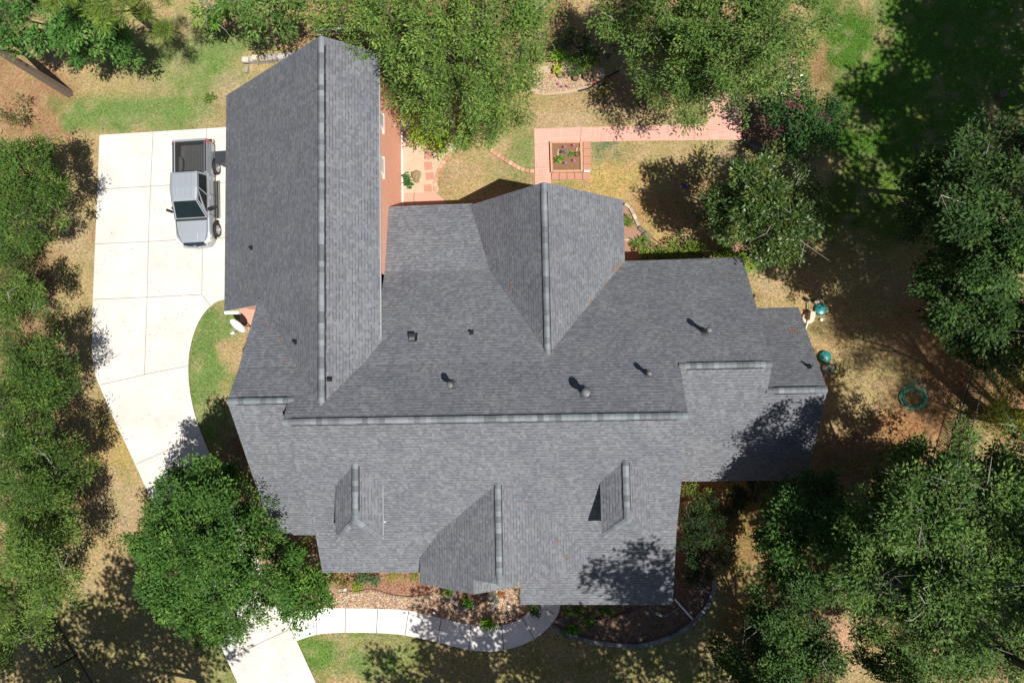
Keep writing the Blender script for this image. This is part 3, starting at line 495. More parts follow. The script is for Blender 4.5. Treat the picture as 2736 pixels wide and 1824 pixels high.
def bsec(y, w_, zt, zb=.42, r=.1): # outer profile, left bottom over the top to right bottom
    h = [(w_ * .93, zb), (w_ * .985, zb + .16), (w_, zb + .34), (w_ * .985, zt - r * 1.6), (w_ * .95, zt - r * .5), (w_ * .88, zt - .01), (w_ * .45, zt + .012), (0, zt + .02)]
    return [(-x, y, z) for x, z in h] + [(x, y, z) for x, z in h[-2::-1]]
b = MB(); loft([bsec(y, w_, z, zb) for y, w_, z, zb in ((-.93, .97, 1.2, .42), (.2, .975, 1.2, .42), (1.35, .975, 1.17, .42), (1.6, .975, 1.14, .42), (2.2, .965, 1.08, .45), (2.5, .93, 1.02, .48), (2.66, .86, .95, .52), (2.74, .76, .86, .56))], b)
body = b.build('body', [PAINT], truck, True); body.data.polygons.foreach_set('use_smooth', [True] * len(body.data.polygons))
md = body.modifiers.new('es', 'EDGE_SPLIT'); md.split_angle = math.radians(42)
b = MB()                                          # bed walls and tailgate
def side(sx):
    P = [(.80, 1.32), (.83, 1.345), (.90, 1.345), (.935, 1.30), (.955, 1.15), (.985, .95), (.985, .74), (.955, .56), (.91, .44), (.86, .44)]
    ys_ = [-2.74, -2.68, -.93]; S = [[(sx * (x - (.05 if y < -2.7 else 0)), y, z) for x, z in P] for y in ys_]
    if sx < 0: S = [s[::-1] for s in S]
    loft(S, b)
side(1); side(-1); b.box(-.86, .86, -2.80, -2.70, .62, 1.33); b.box(-.86, .86, -.98, -.93, .5, 1.30); b.build('bed', [PAINT], truck)
b = MB(); b.face([(-.8, -2.7, .78), (.8, -2.7, .78), (.8, -.98, .78), (-.8, -.98, .78)])
for sx in (-1, 1):
    b.box(min(sx * .80, sx * .765), max(sx * .80, sx * .765), -2.7, -.98, .78, 1.33); b.prism([(sx * .765, -2.0), (sx * .6, -1.92), (sx * .565, -1.78), (sx * .565, -1.4), (sx * .6, -1.26), (sx * .765, -1.18)], .78, 1.0)
b.box(-.765, .765, -2.7, -2.66, .78, 1.3); b.box(-.765, .765, -1.02, -.98, .78, 1.29)
for i in range(11): b.box(-.53 + i * .1, -.49 + i * .1, -2.6, -1.06, .78, .815, 0)
b.build('bed_liner', [LINER], truck)
gh = MB(); pb = [(-.93, .90), (1.42, .86)]         # greenhouse
base = [(-.90, -.93, 1.19), (.90, -.93, 1.19), (.93, .3, 1.19), (.90, 1.44, 1.16), (-.90, 1.44, 1.16), (-.93, .3, 1.19)]
top = [(-.70, -.86, 1.86), (.70, -.86, 1.86), (.73, .0, 1.90), (.66, .66, 1.85), (-.66, .66, 1.85), (-.73, .0, 1.90)]
for i in range(6): j = (i + 1) % 6; gh.face([base[i], base[j], top[j], top[i]])
mid = [(-.60, -.78, 1.90), (.60, -.78, 1.90), (.62, .0, 1.935), (.56, .56, 1.89), (-.56, .56, 1.89), (-.62, .0, 1.935)]
for i in range(6): j = (i + 1) % 6; gh.face([top[i], top[j], mid[j], mid[i]])
gh.face(mid[:3] + [mid[5]]); gh.face([mid[5], mid[2], mid[3], mid[4]])
for x in (-.42, -.14, .14, .42): gh.box(x - .03, x + .03, -.72, .42, 1.9, 1.965)
cab = gh.build('cab', [PAINT], truck)
def pane(name, a, b_, c, d, ins=(.06, .06, .07, .07), off=.008):   # quad corners bottom-left, bottom-right, top-right, top-left
    a, b_, c, d = map(Vector, (a, b_, c, d)); q = lambda u, v: a * (1 - u) * (1 - v) + b_ * u * (1 - v) + c * u * v + d * (1 - u) * v
    n = (b_ - a).cross(d - a).normalized() * off; n = n if n.dot((a + c) / 2 - Vector((0, .2, 1.3))) > 0 else -n; m_ = MB(); l, r, bt, t = ins; m_.face([q(l, bt) + n, q(1 - r, bt) + n, q(1 - r, 1 - t) + n, q(l, 1 - t) + n]); return m_.build(name, [GLASSD], cab)
pane('windshield', base[4], base[3], top[3], top[4], (.05, .05, .06, .02)).name = 'windshield'
pane('rear_window', base[0], base[1], top[1], top[0], (.15, .15, .3, .12))
pane('side_window', base[1], base[2], top[2], top[1], (.12, .06, .12, .12)); pane('side_window', base[2], base[3], top[3], top[2], (.02, .16, .12, .1)); pane('side_window', base[5], base[0], top[0], top[5], (.06, .12, .12, .12)); pane('side_window', base[4], base[5], top[5], top[4], (.16, .02, .12, .1))
m_ = MB(); m_.box(-.8, .8, 1.47, 1.53, 1.155, 1.175); m_.box(-.7, -.05, 1.46, 1.48, 1.18, 1.2); m_.box(.05, .7, 1.46, 1.48, 1.18, 1.2); m_.build('wiper', [RUB], truck)
hood = MB()
hood.prism([(-.30, 1.62), (.30, 1.62), (.24, 2.52), (-.24, 2.52)], 1.02, 1.165); ho = hood.build('hood_scoop', [PAINT], body); mdh = ho.modifiers.new('bv', 'BEVEL'); mdh.width = .05; mdh.segments = 3
for v_ in ho.data.vertices:
    if v_.co.y > 2 and v_.co.z > 1.1: v_.co.z = 1.075
for sx in (-1, 1):
    m_ = MB(); P_ = [(sx * .86, 1.46, 1.175), (sx * .84, 1.7, 1.155), (sx * .80, 2.2, 1.10), (sx * .64, 2.66, .99)]; m_.path(P_, .012, 5); m_.build('hood_seam', [BLACKV], body)
m_ = MB(); m_.box(-.86, .86, -1.005, -.985, 1.28, 1.36); m_.box(-.93, -.84, -2.68, -1.0, 1.345, 1.352); m_.box(.84, .93, -2.68, -1.0, 1.345, 1.352); m_.build('rail_cap', [RUB], truck)
m_ = MB(); m_.box(-.84, .84, 1.44, 1.56, 1.17, 1.185); m_.build('cowl', [RUB], truck)
m_ = MB(); m_.box(-.62, .62, 2.685, 2.70, .965, .995); m_.build('hood_edge_gap', [BLACKV], body)
m_ = MB(); m_.box(-.88, .88, -.915, -.90, 1.19, 1.30); m_.tube((-.35, -.88, 1.885), (.35, -.88, 1.885), .02, n=6); m_.build('cab_rear_trim', [BLACKV], truck)
for sx in (-1, 1): m_ = MB(); m_.path([(sx * .905, 1.46, 1.17), (sx * .675, .68, 1.862), (sx * .745, .0, 1.905), (sx * .715, -.86, 1.868)], .013, 5); m_.build('roof_drip_rail', [BLACKV], cab)
dash = MB(); dash.box(-.6, -.1, 1.15, 1.35, 1.0, 1.22, 0, (.3, .3, .28)); dash.build('dashboard', [TINT], truck)
for sx in (-1, 1):
    for yc in (-1.5, 1.93):
        w_ = MB(); c0 = sx * .79; T = Matrix.Translation((c0, yc, .38)) @ Matrix.Rotation(sx * math.pi / 2, 4, 'Y'); prof = [(.20, 0), (.36, 0), (.385, .03), (.39, .12), (.385, .22), (.355, .26), (.25, .255)]
        t_ = MB(); t_.lathe((0, 0, 0), prof, 28); t_.v = [tuple(T @ Vector(p)) for p in t_.v]; to = t_.build('wheel', [RUB], truck, True)
        t_ = MB(); t_.lathe((0, 0, 0), [(.25, .255), (.24, .2), (.10, .19)], 28); t_.lathe((0, 0, 0), [(.08, .24), (.001, .25)], 12)
        for k in range(7):
            a = k * 2 * math.pi / 7; R_ = Matrix.Rotation(a, 4, 'Z'); t_.box(.05, .245, -.03, .03, .2, .245, 0, None, R_)
        t_.v = [tuple(T @ Vector(p)) for p in t_.v]; t_.build('rim', [ALLOY], to)
        t_ = MB(); n = 14; pts = [(math.cos(math.pi * k / n) * .47 + yc, math.sin(math.pi * k / n) * .44 + .42) for k in range(n + 1)]; xx = sx * .989
        t_.face([(xx, p[0], p[1]) for p in pts][::sx]); t_.build('wheel_arch', [BLACKV], body)
    m_ = MB(); m_.box(min(sx * .97, sx * 1.12), max(sx * .97, sx * 1.12), -.75, 1.3, .36, .42); m_.box(min(sx * 1.10, sx * 1.13), max(sx * 1.10, sx * 1.13), -.75, 1.3, .38, .44, 1); m_.box(min(sx * .985, sx * 1.0), max(sx * .985, sx * 1.0), -.75, 1.3, .36, .43, 1); m_.build('running_board', [RUB, CHROME], truck)
    m_ = MB(); m_.tube((sx * .90, 1.08, 1.24), (sx * 1.02, 1.02, 1.26), .03); m_.prism([(sx * 1.0, .98), (sx * 1.22, .90), (sx * 1.26, .97), (sx * 1.22, 1.04), (sx * 1.0, 1.1)], 1.16, 1.42); m_.build('side_mirror', [BLACKV], truck)
    m_ = MB(); m_.prism([(sx * .80, 2.48), (sx * .945, 2.3), (sx * .90, 2.62), (sx * .66, 2.77), (sx * .60, 2.70)], .78, 1.025); m_.build('headlight', [LENS], truck)
    m_ = MB(); m_.prism([(sx * .80, -2.81), (sx * .955, -2.76), (sx * .99, -2.55), (sx * .93, -2.56), (sx * .88, -2.70)], .92, 1.30); m_.build('taillight', [RED], truck)
    m_ = MB(); m_.box(min(sx * .8, sx * 1.0), max(sx * .8, sx * 1.0), -1.98, -1.95, .2, .5); m_.build('mud_flap', [RUB], truck); m_ = MB(); m_.box(min(sx * .8, sx * 1.02), max(sx * .8, sx * 1.02), 1.44, 1.47, .2, .5); m_.build('mud_flap', [RUB], truck)
    for yy in (-.93, .12, 1.22): m_ = MB(); m_.box(min(sx * .9745, sx * .985), max(sx * .9745, sx * .985), yy - .008, yy + .008, .5, 1.12); m_.build('door_seam', [BLACKV], body)
    for yy in (-.72, .32): m_ = MB(); m_.box(min(sx * .965, sx * 1.0), max(sx * .965, sx * 1.0), yy - .09, yy + .09, 1.0, 1.04); m_.build('door_handle', [PAINT], body)
m_ = MB(); m_.prism([(-.95, 2.45), (-.7, 2.86), (0, 2.93), (.7, 2.86), (.95, 2.45), (.9, 2.4), (.65, 2.7), (-.65, 2.7), (-.9, 2.4)], .42, .70); m_.build('front_bumper', [PAINT], truck)
m_ = MB(); m_.box(-.9, .9, -2.98, -2.8, .5, .68); m_.box(-.8, .8, -2.96, -2.82, .68, .69, 1); m_.build('rear_bumper', [CHROME, RUB], truck)
m_ = MB(); m_.prism([(-.60, 2.70), (-.52, 2.80), (0, 2.86), (.52, 2.80), (.60, 2.70)], .68, .95); m_.box(-.56, .56, 2.72, 2.80, .95, .97, 1); m_.prism([(-.1, 2.78), (-.06, 2.87), (.06, 2.87), (.1, 2.78)], .86, .975, 1); m_.build('grille', [BLACKV, CHROME], truck)
# ---------------------------------------------------------------- wheelie bin beside the garage
P = un(621, 437, 0); wb = thing('wheelie_bin', (P[0], P[1], .045), 'dark grey wheeled rubbish bin standing between truck and garage eave', 'bin', math.radians(-88))
b = MB(); q0 = [(-.26, -.3), (.26, -.3), (.26, .3), (-.26, .3)]; q1 = [(-.31, -.38), (.31, -.38), (.31, .38), (-.31, .38)]
for i in range(4): j = (i + 1) % 4; b.face([(*q0[i], .06), (*q0[j], .06), (*q1[j], 1.0), (*q1[i], 1.0)])
b.face([(*p, .06) for p in q0[::-1]]); BIN = plain('bin_plastic', (.03, .036, .042), .5, .4); bo = b.build('bin_body', [BIN], wb)
b = MB(); b.box(-.33, .33, -.42, .36, 1.0, 1.05); b.box(-.26, .26, -.34, .25, 1.05, 1.075); b.box(-.2, .2, -.1, .1, 1.075, 1.085); b.build('lid', [BIN], wb)
b = MB(); b.tube((-.28, .45, .98), (.28, .45, .98), .022); [b.tube((x, .36, .95), (x, .45, .98), .02) for x in (-.26, .26)]; b.build('handle', [BIN], wb)
for x in (-.3, .3): b = MB(); b.tube((x - .03, .3, .13), (x + .03, .3, .13), .13, n=16); b.build('wheel', [RUB], wb)
# ---------------------------------------------------------------- satellite dish
P = un(637, 868, 1.55); Q = un(672, 873, 0); dish = thing('satellite_dish', (Q[0], Q[1], 0), 'white oval satellite dish on a short mast in the strip of grass by the garage', 'satellite dish')
lo = Vector(P) - Vector((Q[0], Q[1], 0)); b = MB(); b.tube((0, 0, 0), (0, 0, 1.3), .03); b.tube((0, 0, 1.3), lo - Vector((.02, -.06, .05)), .028); b.build('mast', [METAL], dish)
WHT = plain('white_enamel', (.8, .8, .8), .4, .4, 0, .03, 5., 0); az = Vector((-.42, -.62, .62)).normalized(); q = az.to_track_quat('Z', 'Y'); xa = Vector((.87, -.5, 0)).normalized(); xa = (xa - az * xa.dot(az)).normalized(); ya = az.cross(xa)
b = MB(); n = 28
def dp(r, t, o=0): return lo + xa * (r * .48 * math.cos(t)) + ya * (r * .37 * math.sin(t)) + az * (r * r * .07 + o)
for r0, r1 in ((0.001, .35), (.35, .7), (.7, 1.)):
    for k in range(n): t0, t1 = 2 * math.pi * k / n, 2 * math.pi * (k + 1) / n; b.face([dp(r0, t0), dp(r1, t0), dp(r1, t1), dp(r0, t1)]); b.face([dp(r0, t0, -.02), dp(r0, t1, -.02), dp(r1, t1, -.02), dp(r1, t0, -.02)])
for k in range(n): t0, t1 = 2 * math.pi * k / n, 2 * math.pi * (k + 1) / n; b.face([dp(1, t0, -.02), dp(1, t1, -.02), dp(1, t1), dp(1, t0)])
b.build('reflector', [WHT], dish, True)
fe = lo - ya * .25 + az * .62 if (lo - ya * .25)[1] < (lo + ya * .25)[1] else lo + ya * .25 + az * .62
e0 = dp(1, -math.pi / 2, -.01) if fe[1] < lo[1] and dp(1, -math.pi / 2)[1] < dp(1, math.pi / 2)[1] else dp(1, math.pi / 2, -.01)
fe = Vector(un(624, 889, 1.75)) - Vector((Q[0], Q[1], 0)); b = MB(); b.tube(e0, fe, .025); b.build('feed_arm', [METAL], dish); b = MB(); b.tube(fe + Vector((.03, 0, .02)), fe + Vector((.03, .0, .16)), .055, n=12); b.tube(fe + Vector((-.14, -.02, 0)), fe + Vector((.04, -.05, .02)), .045, n=10); b.build('receiver', [WHT], dish)
# ---------------------------------------------------------------- garden structures
def blocks(name, lab, cat, pts, wd, L, h, cols, mat=None, jit=.05, z0=0, gap=.012):   # one edging = one thing
    P = [np.array(p[:2]) for p in U(curve(pts, 8))]; b = MB(); seg = []; acc = 0; s = P[0]
    d = np.r_[0, np.cumsum([np.linalg.norm(P[i + 1] - P[i]) for i in range(len(P) - 1)])]; n = max(1, int(d[-1] / L)); at = lambda t: np.array([np.interp(t, d, [p[0] for p in P]), np.interp(t, d, [p[1] for p in P])])
    for i in range(n):
        a, e = at(d[-1] * i / n), at(d[-1] * (i + 1) / n); v = e - a; l = np.linalg.norm(v); v /= l; nn = np.array([-v[1], v[0]]); a = a + v * gap; e = e - v * gap; w0 = wd * rng.uniform(1 - jit, 1 + jit) / 2; o = nn * rng.normal(0, jit * .15 * wd); hh = h * rng.uniform(1 - jit, 1 + jit)
        c = tuple(np.array(cols[rng.integers(len(cols))]) * rng.uniform(.88, 1.1)); bz = min(.015, wd * .12)
        R = [a + o + nn * w0, e + o + nn * w0, e + o - nn * w0, a + o - nn * w0]; R2 = [a + v * bz + o + nn * (w0 - bz), e - v * bz + o + nn * (w0 - bz), e - v * bz + o - nn * (w0 - bz), a + v * bz + o - nn * (w0 - bz)]
        for k in range(4):
            j = (k + 1) % 4; b.face([(*R[j], z0 - .05), (*R[k], z0 - .05), (*R[k], z0 + hh - bz), (*R[j], z0 + hh - bz)], 0, None, c); b.face([(*R[j], z0 + hh - bz), (*R[k], z0 + hh - bz), (*R2[k], z0 + hh), (*R2[j], z0 + hh)], 0, None, c)
        b.face([(*p, z0 + hh) for p in R2[::-1]], 0, None, c)
    c0 = P[len(P) // 2]; o = b.build(name, [mat or STONE], None, False, (c0[0], c0[1], 0)); return tag(o, lab, cat)
PINK = [A(232, 178, 146), A(222, 165, 135), A(238, 190, 160)]; CREAM = [A(230, 218, 196), A(212, 198, 176), A(240, 230, 210)]; GREY = [A(150, 158, 160), A(130, 138, 142), A(168, 170, 168)]
blocks('scalloped_edging', 'curve of pink scalloped edging stones leading to the brick path', 'garden edging', [(1308, 398), (1325, 412), (1345, 424), (1370, 440), (1395, 453), (1428, 459)], .2, .24, .07, PINK, TINT, .12)
blocks('scalloped_edging', 'curve of pink edging stones beside the square stepping stones', 'garden edging', [(1206, 410), (1192, 425), (1180, 442), (1170, 462), (1165, 485), (1162, 512)], .19, .24, .06, PINK, TINT, .12)
blocks('stone_edging', 'winding cream stone edging around the back garden bed', 'garden edging', [(1668, 546), (1684, 558), (1692, 574), (1699, 590), (1706, 605)], .16, .3, .16, CREAM)
blocks('stone_edging', 'short run of weathered grey rocks in the back bed edging', 'garden edging', [(1706, 607), (1718, 617), (1729, 630), (1738, 640)], .22, .4, .2, [A(160, 150, 128), A(140, 132, 112)], None, .3)
blocks('stone_border', 'straight pale stone border between bed and back wall', 'garden edging', [(1664, 641), (1700, 643), (1733, 645)], .12, .5, .1, CREAM)
blocks('brick_edging', 'thin row of small red edging bricks beyond the back bed', 'garden edging', [(1740, 634), (1755, 645), (1772, 655)], .06, .07, .08, [A(150, 100, 85)], TINT)
blocks('scalloped_edging', 'wavy tan scalloped edging between mulch and river rock', 'garden edging', [(928, 1578), (950, 1582), (985, 1575), (1015, 1580), (1035, 1586), (1052, 1590), (1085, 1594), (1118, 1593), (1145, 1588), (1162, 1578)], .11, .15, .1, [A(190, 165, 140), A(170, 145, 122)], TINT, .1)
blocks('stone_block', 'pale stone block at the left end of the wavy edging', 'stone', [(905, 1576), (928, 1572)], .15, .22, .12, CREAM)
blocks('retaining_border', 'long curved border of grey stone blocks around the front right bed', 'garden edging', [(1476, 1669), (1510, 1688), (1555, 1704), (1600, 1714), (1660, 1721), (1710, 1721), (1760, 1710), (1810, 1690), (1850, 1660), (1880, 1628), (1900, 1598), (1908, 1568), (1906, 1545)], .2, .55, .18, GREY)
blocks('brick_edging', 'curved red brick edging beside the front walk', 'garden edging', [(1500, 1624), (1492, 1645), (1478, 1664)], .11, .2, .07, [A(150, 95, 80), A(130, 80, 68)], TINT)
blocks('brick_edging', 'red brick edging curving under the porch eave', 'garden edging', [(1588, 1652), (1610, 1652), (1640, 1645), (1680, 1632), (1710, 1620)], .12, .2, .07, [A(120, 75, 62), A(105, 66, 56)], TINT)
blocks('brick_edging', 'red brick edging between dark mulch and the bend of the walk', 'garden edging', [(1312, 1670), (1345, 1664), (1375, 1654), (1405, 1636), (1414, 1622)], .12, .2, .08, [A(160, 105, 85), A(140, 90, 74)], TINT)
blocks('stone_edging', 'grey stone edging arching through the river rock', 'garden edging', [(1215, 1608), (1235, 1622), (1262, 1618), (1280, 1604), (1292, 1590)], .12, .22, .1, GREY)
blocks('stone_edging', 'grey stone edging running down towards the lime green bush', 'garden edging', [(1330, 1600), (1318, 1625), (1305, 1650)], .11, .22, .1, GREY)
blocks('stone_edging', 'short grey stone edging under the porch downspout', 'garden edging', [(1730, 1620), (1752, 1638), (1776, 1644), (1800, 1630), (1815, 1620)], .11, .22, .08, GREY)
blocks('landscape_timber', 'grey landscape timber beside the porch shrubs', 'garden edging', [(1862, 1560), (1882, 1574), (1903, 1587)], .13, 1.1, .12, [A(150, 150, 146)])
blocks('stone_edging', 'grey stone edging at the foot of the crape myrtle bed', 'garden edging', [(1986, 374), (2000, 388), (2012, 394), (2042, 402), (2072, 406)], .14, .42, .12, [A(150, 155, 150), A(128, 134, 130)])
blocks('timber_edging', 'dark timber edging at the end of the brick path', 'garden edging', [(1986, 312), (1986, 372)], .1, 1.2, .14, [A(140, 95, 85)])
blocks('metal_edging', 'curved dark metal edging strip along the pale sand bed', 'garden edging', [(1545, 245), (1565, 241), (1585, 233), (1603, 219), (1625, 205), (1655, 190)], .03, .5, .16, [(.05, .055, .06)], TINT, .01)
blocks('retaining_wall', 'low wall of pale concrete blocks behind the garage corner', 'wall', [(652, 166), (700, 164), (755, 158), (790, 154)], .3, .42, .35, [A(196, 190, 182), A(215, 208, 200)])
blocks('retaining_wall', 'short side return of the pale block wall', 'wall', [(663, 180), (661, 198)], .16, .4, .2, [A(196, 190, 182)])
for i, (a, b_, z, l) in enumerate(((651, 666, 164, 'pale coping block at the left end of the low wall'), (678, 693, 160, 'pale coping block sitting high on the low wall'), (695, 711, 160, 'pale coping block right of the raised one on the low wall'))):
    P = U([(a, z - 7), (b_, z - 7.5), (b_, z + 5), (a, z + 5)], .35); b = MB(); b.prism(P, .35, .5 if i != 1 else .58, 0, None, A(245, 232, 205)); c = np.mean(P, 0); tag(b.build('coping_block', [STONE], None, False, (c[0], c[1], .35)), l, 'block')
slabs('stepping_stone', [[(1133, 405), (1154, 405), (1155, 424), (1134, 425)], [(1133, 433), (1154, 432), (1155, 452), (1135, 455)], [(1137, 461), (1158, 460), (1159, 479), (1139, 481)], [(1132, 494), (1152, 492), (1154, 512), (1134, 512)]], PAVER, .04,
      ['pink square stepping stone nearest the lime shrub', 'pink square stepping stone second from the lime shrub', 'pink square stepping stone beside the boulder', 'pink square stepping stone touching the patio'], 'stepping stone', 'square stepping stones')
b = MB(); rc = un(1688, 650)[:2]; b.lathe((rc[0], rc[1], 0), [(.17, 0), (.17, .04), (.001, .045)], 20); tag(b.build('stepping_stone', [PAVER], None, False, (rc[0], rc[1], 0)), 'round terracotta stepping stone in the back bed', 'stepping stone', 'round stepping stones')
b = MB(); rc = un(1706, 664)[:2]; b.lathe((rc[0], rc[1], 0), [(.17, 0), (.17, .04), (.001, .045)], 20); tag(b.build('stepping_stone', [PAVER], None, False, (rc[0], rc[1], 0)), 'round terracotta stepping stone half in the roof shadow', 'stepping stone', 'round stepping stones')
b = MB(); rc = un(1206, 1592)[:2]; b.lathe((rc[0], rc[1], 0), [(.33, 0), (.33, .06), (.2, .07), (.001, .075)], 26, 0, A(130, 122, 112)); tag(b.build('stone_disc', [STONE], None, False, (rc[0], rc[1], 0)), 'big round dark stone slab below the entry gable', 'stone')
def rock_(px, py, r, h, lab, col, name='boulder', flat_=1.0):
    P = un(px, py); b = MB(); n, k = 12, 6; ph = rng.uniform(0, 6, 4)
    def q(i, j):
        t = 2 * math.pi * (i % n) / n; f = math.pi / 2 * j / k; w_ = 1 + .16 * math.sin(3 * t + ph[0]) + .12 * math.sin(5 * t + ph[1] + 2 * f); return (P[0] + r * w_ * math.cos(t) * math.cos(f) * flat_, P[1] + r * w_ * math.sin(t) * math.cos(f), h * math.sin(f) * (1 + .15 * math.sin(2 * t + ph[2])) - .03)
    for i in range(n):
        for j in range(k): b.face([q(i, j), q(i + 1, j), q(i + 1, j + 1), q(i, j + 1)] if j < k - 1 else [q(i, j), q(i + 1, j), (P[0], P[1], h - .02)], 0, None, col)
    return tag(b.build(name, [STONE], None, False, (P[0], P[1], 0)), lab, 'rock')
rock_(1112, 471, .36, .3, 'rounded grey-green boulder on the sand by the garage wall', A(178, 160, 120), flat_=.75)
rock_(1316, 1592, .34, .3, 'pale lichen covered boulder under the entry gable', A(176, 178, 160)); rock_(1338, 1586, .22, .2, 'orange brown boulder right of the pale one', A(170, 110, 66))
rock_(1752, 1665, .07, .06, 'small grey stone in the middle of the front right bed', A(160, 165, 165), 'stone'); rock_(2340, 1180, .06, .05, 'tiny pale stone on bare soil', A(215, 200, 180), 'stone')
# raised planter
pc = un(1515, 420)[:2]; plr = thing('raised_planter', (pc[0], pc[1], 0), 'square brick-edged raised planter with bare soil beside the path', 'planter')
R4 = [(1469, 378), (1555, 377), (1557, 459), (1472, 460)]; W4 = [np.array(p[:2]) - np.array(pc) for p in U(R4, .18)]
b = MB(); b.prism([tuple(p * .97) for p in W4], -.02, .10); so_ = b.build('soil', [bed_mat('garden_soil', A(166, 126, 96), A(190, 150, 116), A(140, 100, 74), 24.)], plr); so_.name = 'soil'
for k in range(4):
    a, e = W4[k], W4[(k + 1) % 4]; v = e - a; L = np.linalg.norm(v); v /= L; nn = np.array([-v[1], v[0]]); n = 4; sg = 1 if np.dot(nn, -(a + e) / 2) > 0 else -1; b = MB(); t0 = .0 if k % 2 else .11
    for i in range(n):
        s0, s1 = t0 + (L - 2 * t0) * i / n + .005, t0 + (L - 2 * t0) * (i + 1) / n - .005; q = [a + v * s0, a + v * s1, a + v * s1 + nn * sg * .1, a + v * s0 + nn * sg * .1]; b.prism([tuple(p) for p in q], -.02, .2, 0, None, A(236, 184, 150))
    b.build('brick_side', [TINT], plr)
slabs('border_paver', [[(1559, 378 + i * 20.5), (1578, 378 + i * 20.5), (1578, 397 + i * 20.5), (1559, 397 + i * 20.5)] for i in range(4)], PAVER, .035, ['red paver right of the planter, %s' % s for s in ('first from the brick path', 'second from the brick path', 'third from the brick path', 'with a white strip at its foot')], 'paver', 'pavers around the planter')
slabs('border_paver', [[(1474 + i * 20.7, 462), (1493.5 + i * 20.7, 462), (1493.5 + i * 20.7, 480), (1474 + i * 20.7, 480)] for i in range(5)], PAVER, .035, ['red paver below the planter, %s' % s for s in ('closest to the brick walk', 'second from the brick walk', 'middle of the row', 'fourth from the brick walk', 'at the outer corner')], 'paver', 'pavers around the planter')
P = un(1568, 458.5); b = MB(); b.box(P[0] - .15, P[0] + .15, P[1] - .04, P[1] + .04, .04, .1); tag(b.build('white_block', [WHT], None, False, (P[0], P[1], .04)), 'small white strip lying on the pavers at the planter corner', 'block')
def lbox(name, lab, cat, px, py, l, w_, h, rot, col, z=0., mat=None):
    P = un(px, py, z); b = MB(); M_ = Matrix.Rotation(math.radians(rot), 4, 'Z'); b.box(-l / 2, l / 2, -w_ / 2, w_ / 2, 0, h, 0, col, M_); o = b.build(name, [mat or TINT]); o.location = (P[0], P[1], z); md = o.modifiers.new('bv', 'BEVEL'); md.width = min(l, w_, h) * .2; md.segments = 2; return tag(o, lab, cat)
lbox('log', 'split pale log lying in the planter soil', 'log', 1491, 409, .34, .09, .1, 80, A(206, 182, 140), .1); lbox('log', 'thin weathered log left of the pale one in the planter', 'log', 1485.5, 409, .26, .05, .07, 88, A(180, 168, 150), .1)
lbox('brick', 'tan brick in the upper right of the planter', 'brick', 1541, 401, .22, .09, .07, 70, A(225, 180, 145), .1); lbox('brick', 'red brick against the right side of the planter', 'brick', 1549, 400, .2, .05, .07, 82, A(205, 150, 125), .1)
def pot(px, py, r, h, lab, col, z=0., fill=A(150, 120, 90)):
    P = un(px, py, z); t = thing('flower_pot', (P[0], P[1], z), lab, 'pot'); b = MB(); b.lathe((0, 0, 0), [(r * .7, 0), (r, h), (r * .84, h), (r * .8, h * .8)], 22, 0, col); b.build('pot_body', [GLOSS], t); b = MB(); b.lathe((0, 0, 0), [(r * .82, h * .8), (.001, h * .82)], 22, 0, fill); b.build('potting_soil', [STONE], t)
pot(1542, 415, .12, .2, 'black pot with curly twigs in the planter', (.03, .028, .032), .1); pot(1499, 407, .085, .1, 'small black bowl beside the log in the planter', (.03, .035, .04), .1, (.04, .045, .05))
pot(1497, 204, .17, .2, 'dark rimmed pot of dry moss on the sand bed', A(90, 75, 62), 0, A(170, 165, 110)); pot(1538, 213.5, .165, .28, 'brown glazed pot between two others on the sand bed', A(96, 76, 66)); pot(1565, 210, .16, .28, 'brown glazed pot nearest the striped lily clump', A(90, 72, 64)); 
lbox('brick', 'lone tan brick on the sand bed left of the pots', 'brick', 1477, 203, .26, .12, .08, 2, A(215, 165, 125)); lbox('brick_pair', 'two red bricks laid together by the metal edging', 'bricks', 1589, 220, .34, .2, .08, 28, A(205, 125, 98))
def flower(px, py, lab, col, z=.0, r=.07):        # little pink pinwheel-like garden flower on a stem
    P = un(px, py, z + .25); t = thing('garden_flower', (P[0], P[1], z), lab, 'flower', 0, 'pink flowers'); b = MB(); b.tube((0, 0, -.03), (0, 0, .25), .008, n=5, col=A(90, 120, 60)); b.build('stem', [TINT], t); b = MB()
    for k in range(5): a = k * 1.2566 + px; c, s = math.cos(a), math.sin(a); b.face([(0, 0, .25), (c * r * .6 - s * r * .35, s * r * .6 + c * r * .35, .28), (c * r * 1.25, s * r * 1.25, .24), (c * r * .6 + s * r * .35, s * r * .6 - c * r * .35, .27)], 0, None, col)
    b.build('petals', [LEAF], t)
FU = A(240, 130, 215)
for px, py, l, z in ((1508.5, 393, 'pink flower in the planter above the log', .1), (1533, 388, 'pink flower at the top right of the planter soil', .1), (1534, 429, 'magenta flower low in the planter near the black pot', .1), (1511, 436, 'faded lilac flower at the bottom of the planter', .1), (1493, 224, 'left pink flower on the sand bed', 0), (1504, 231, 'middle pink flower on the sand bed', 0), (1517, 230, 'right pink flower on the sand bed', 0)): flower(px, py, l, FU if 'lilac' not in l else A(200, 150, 210), z)
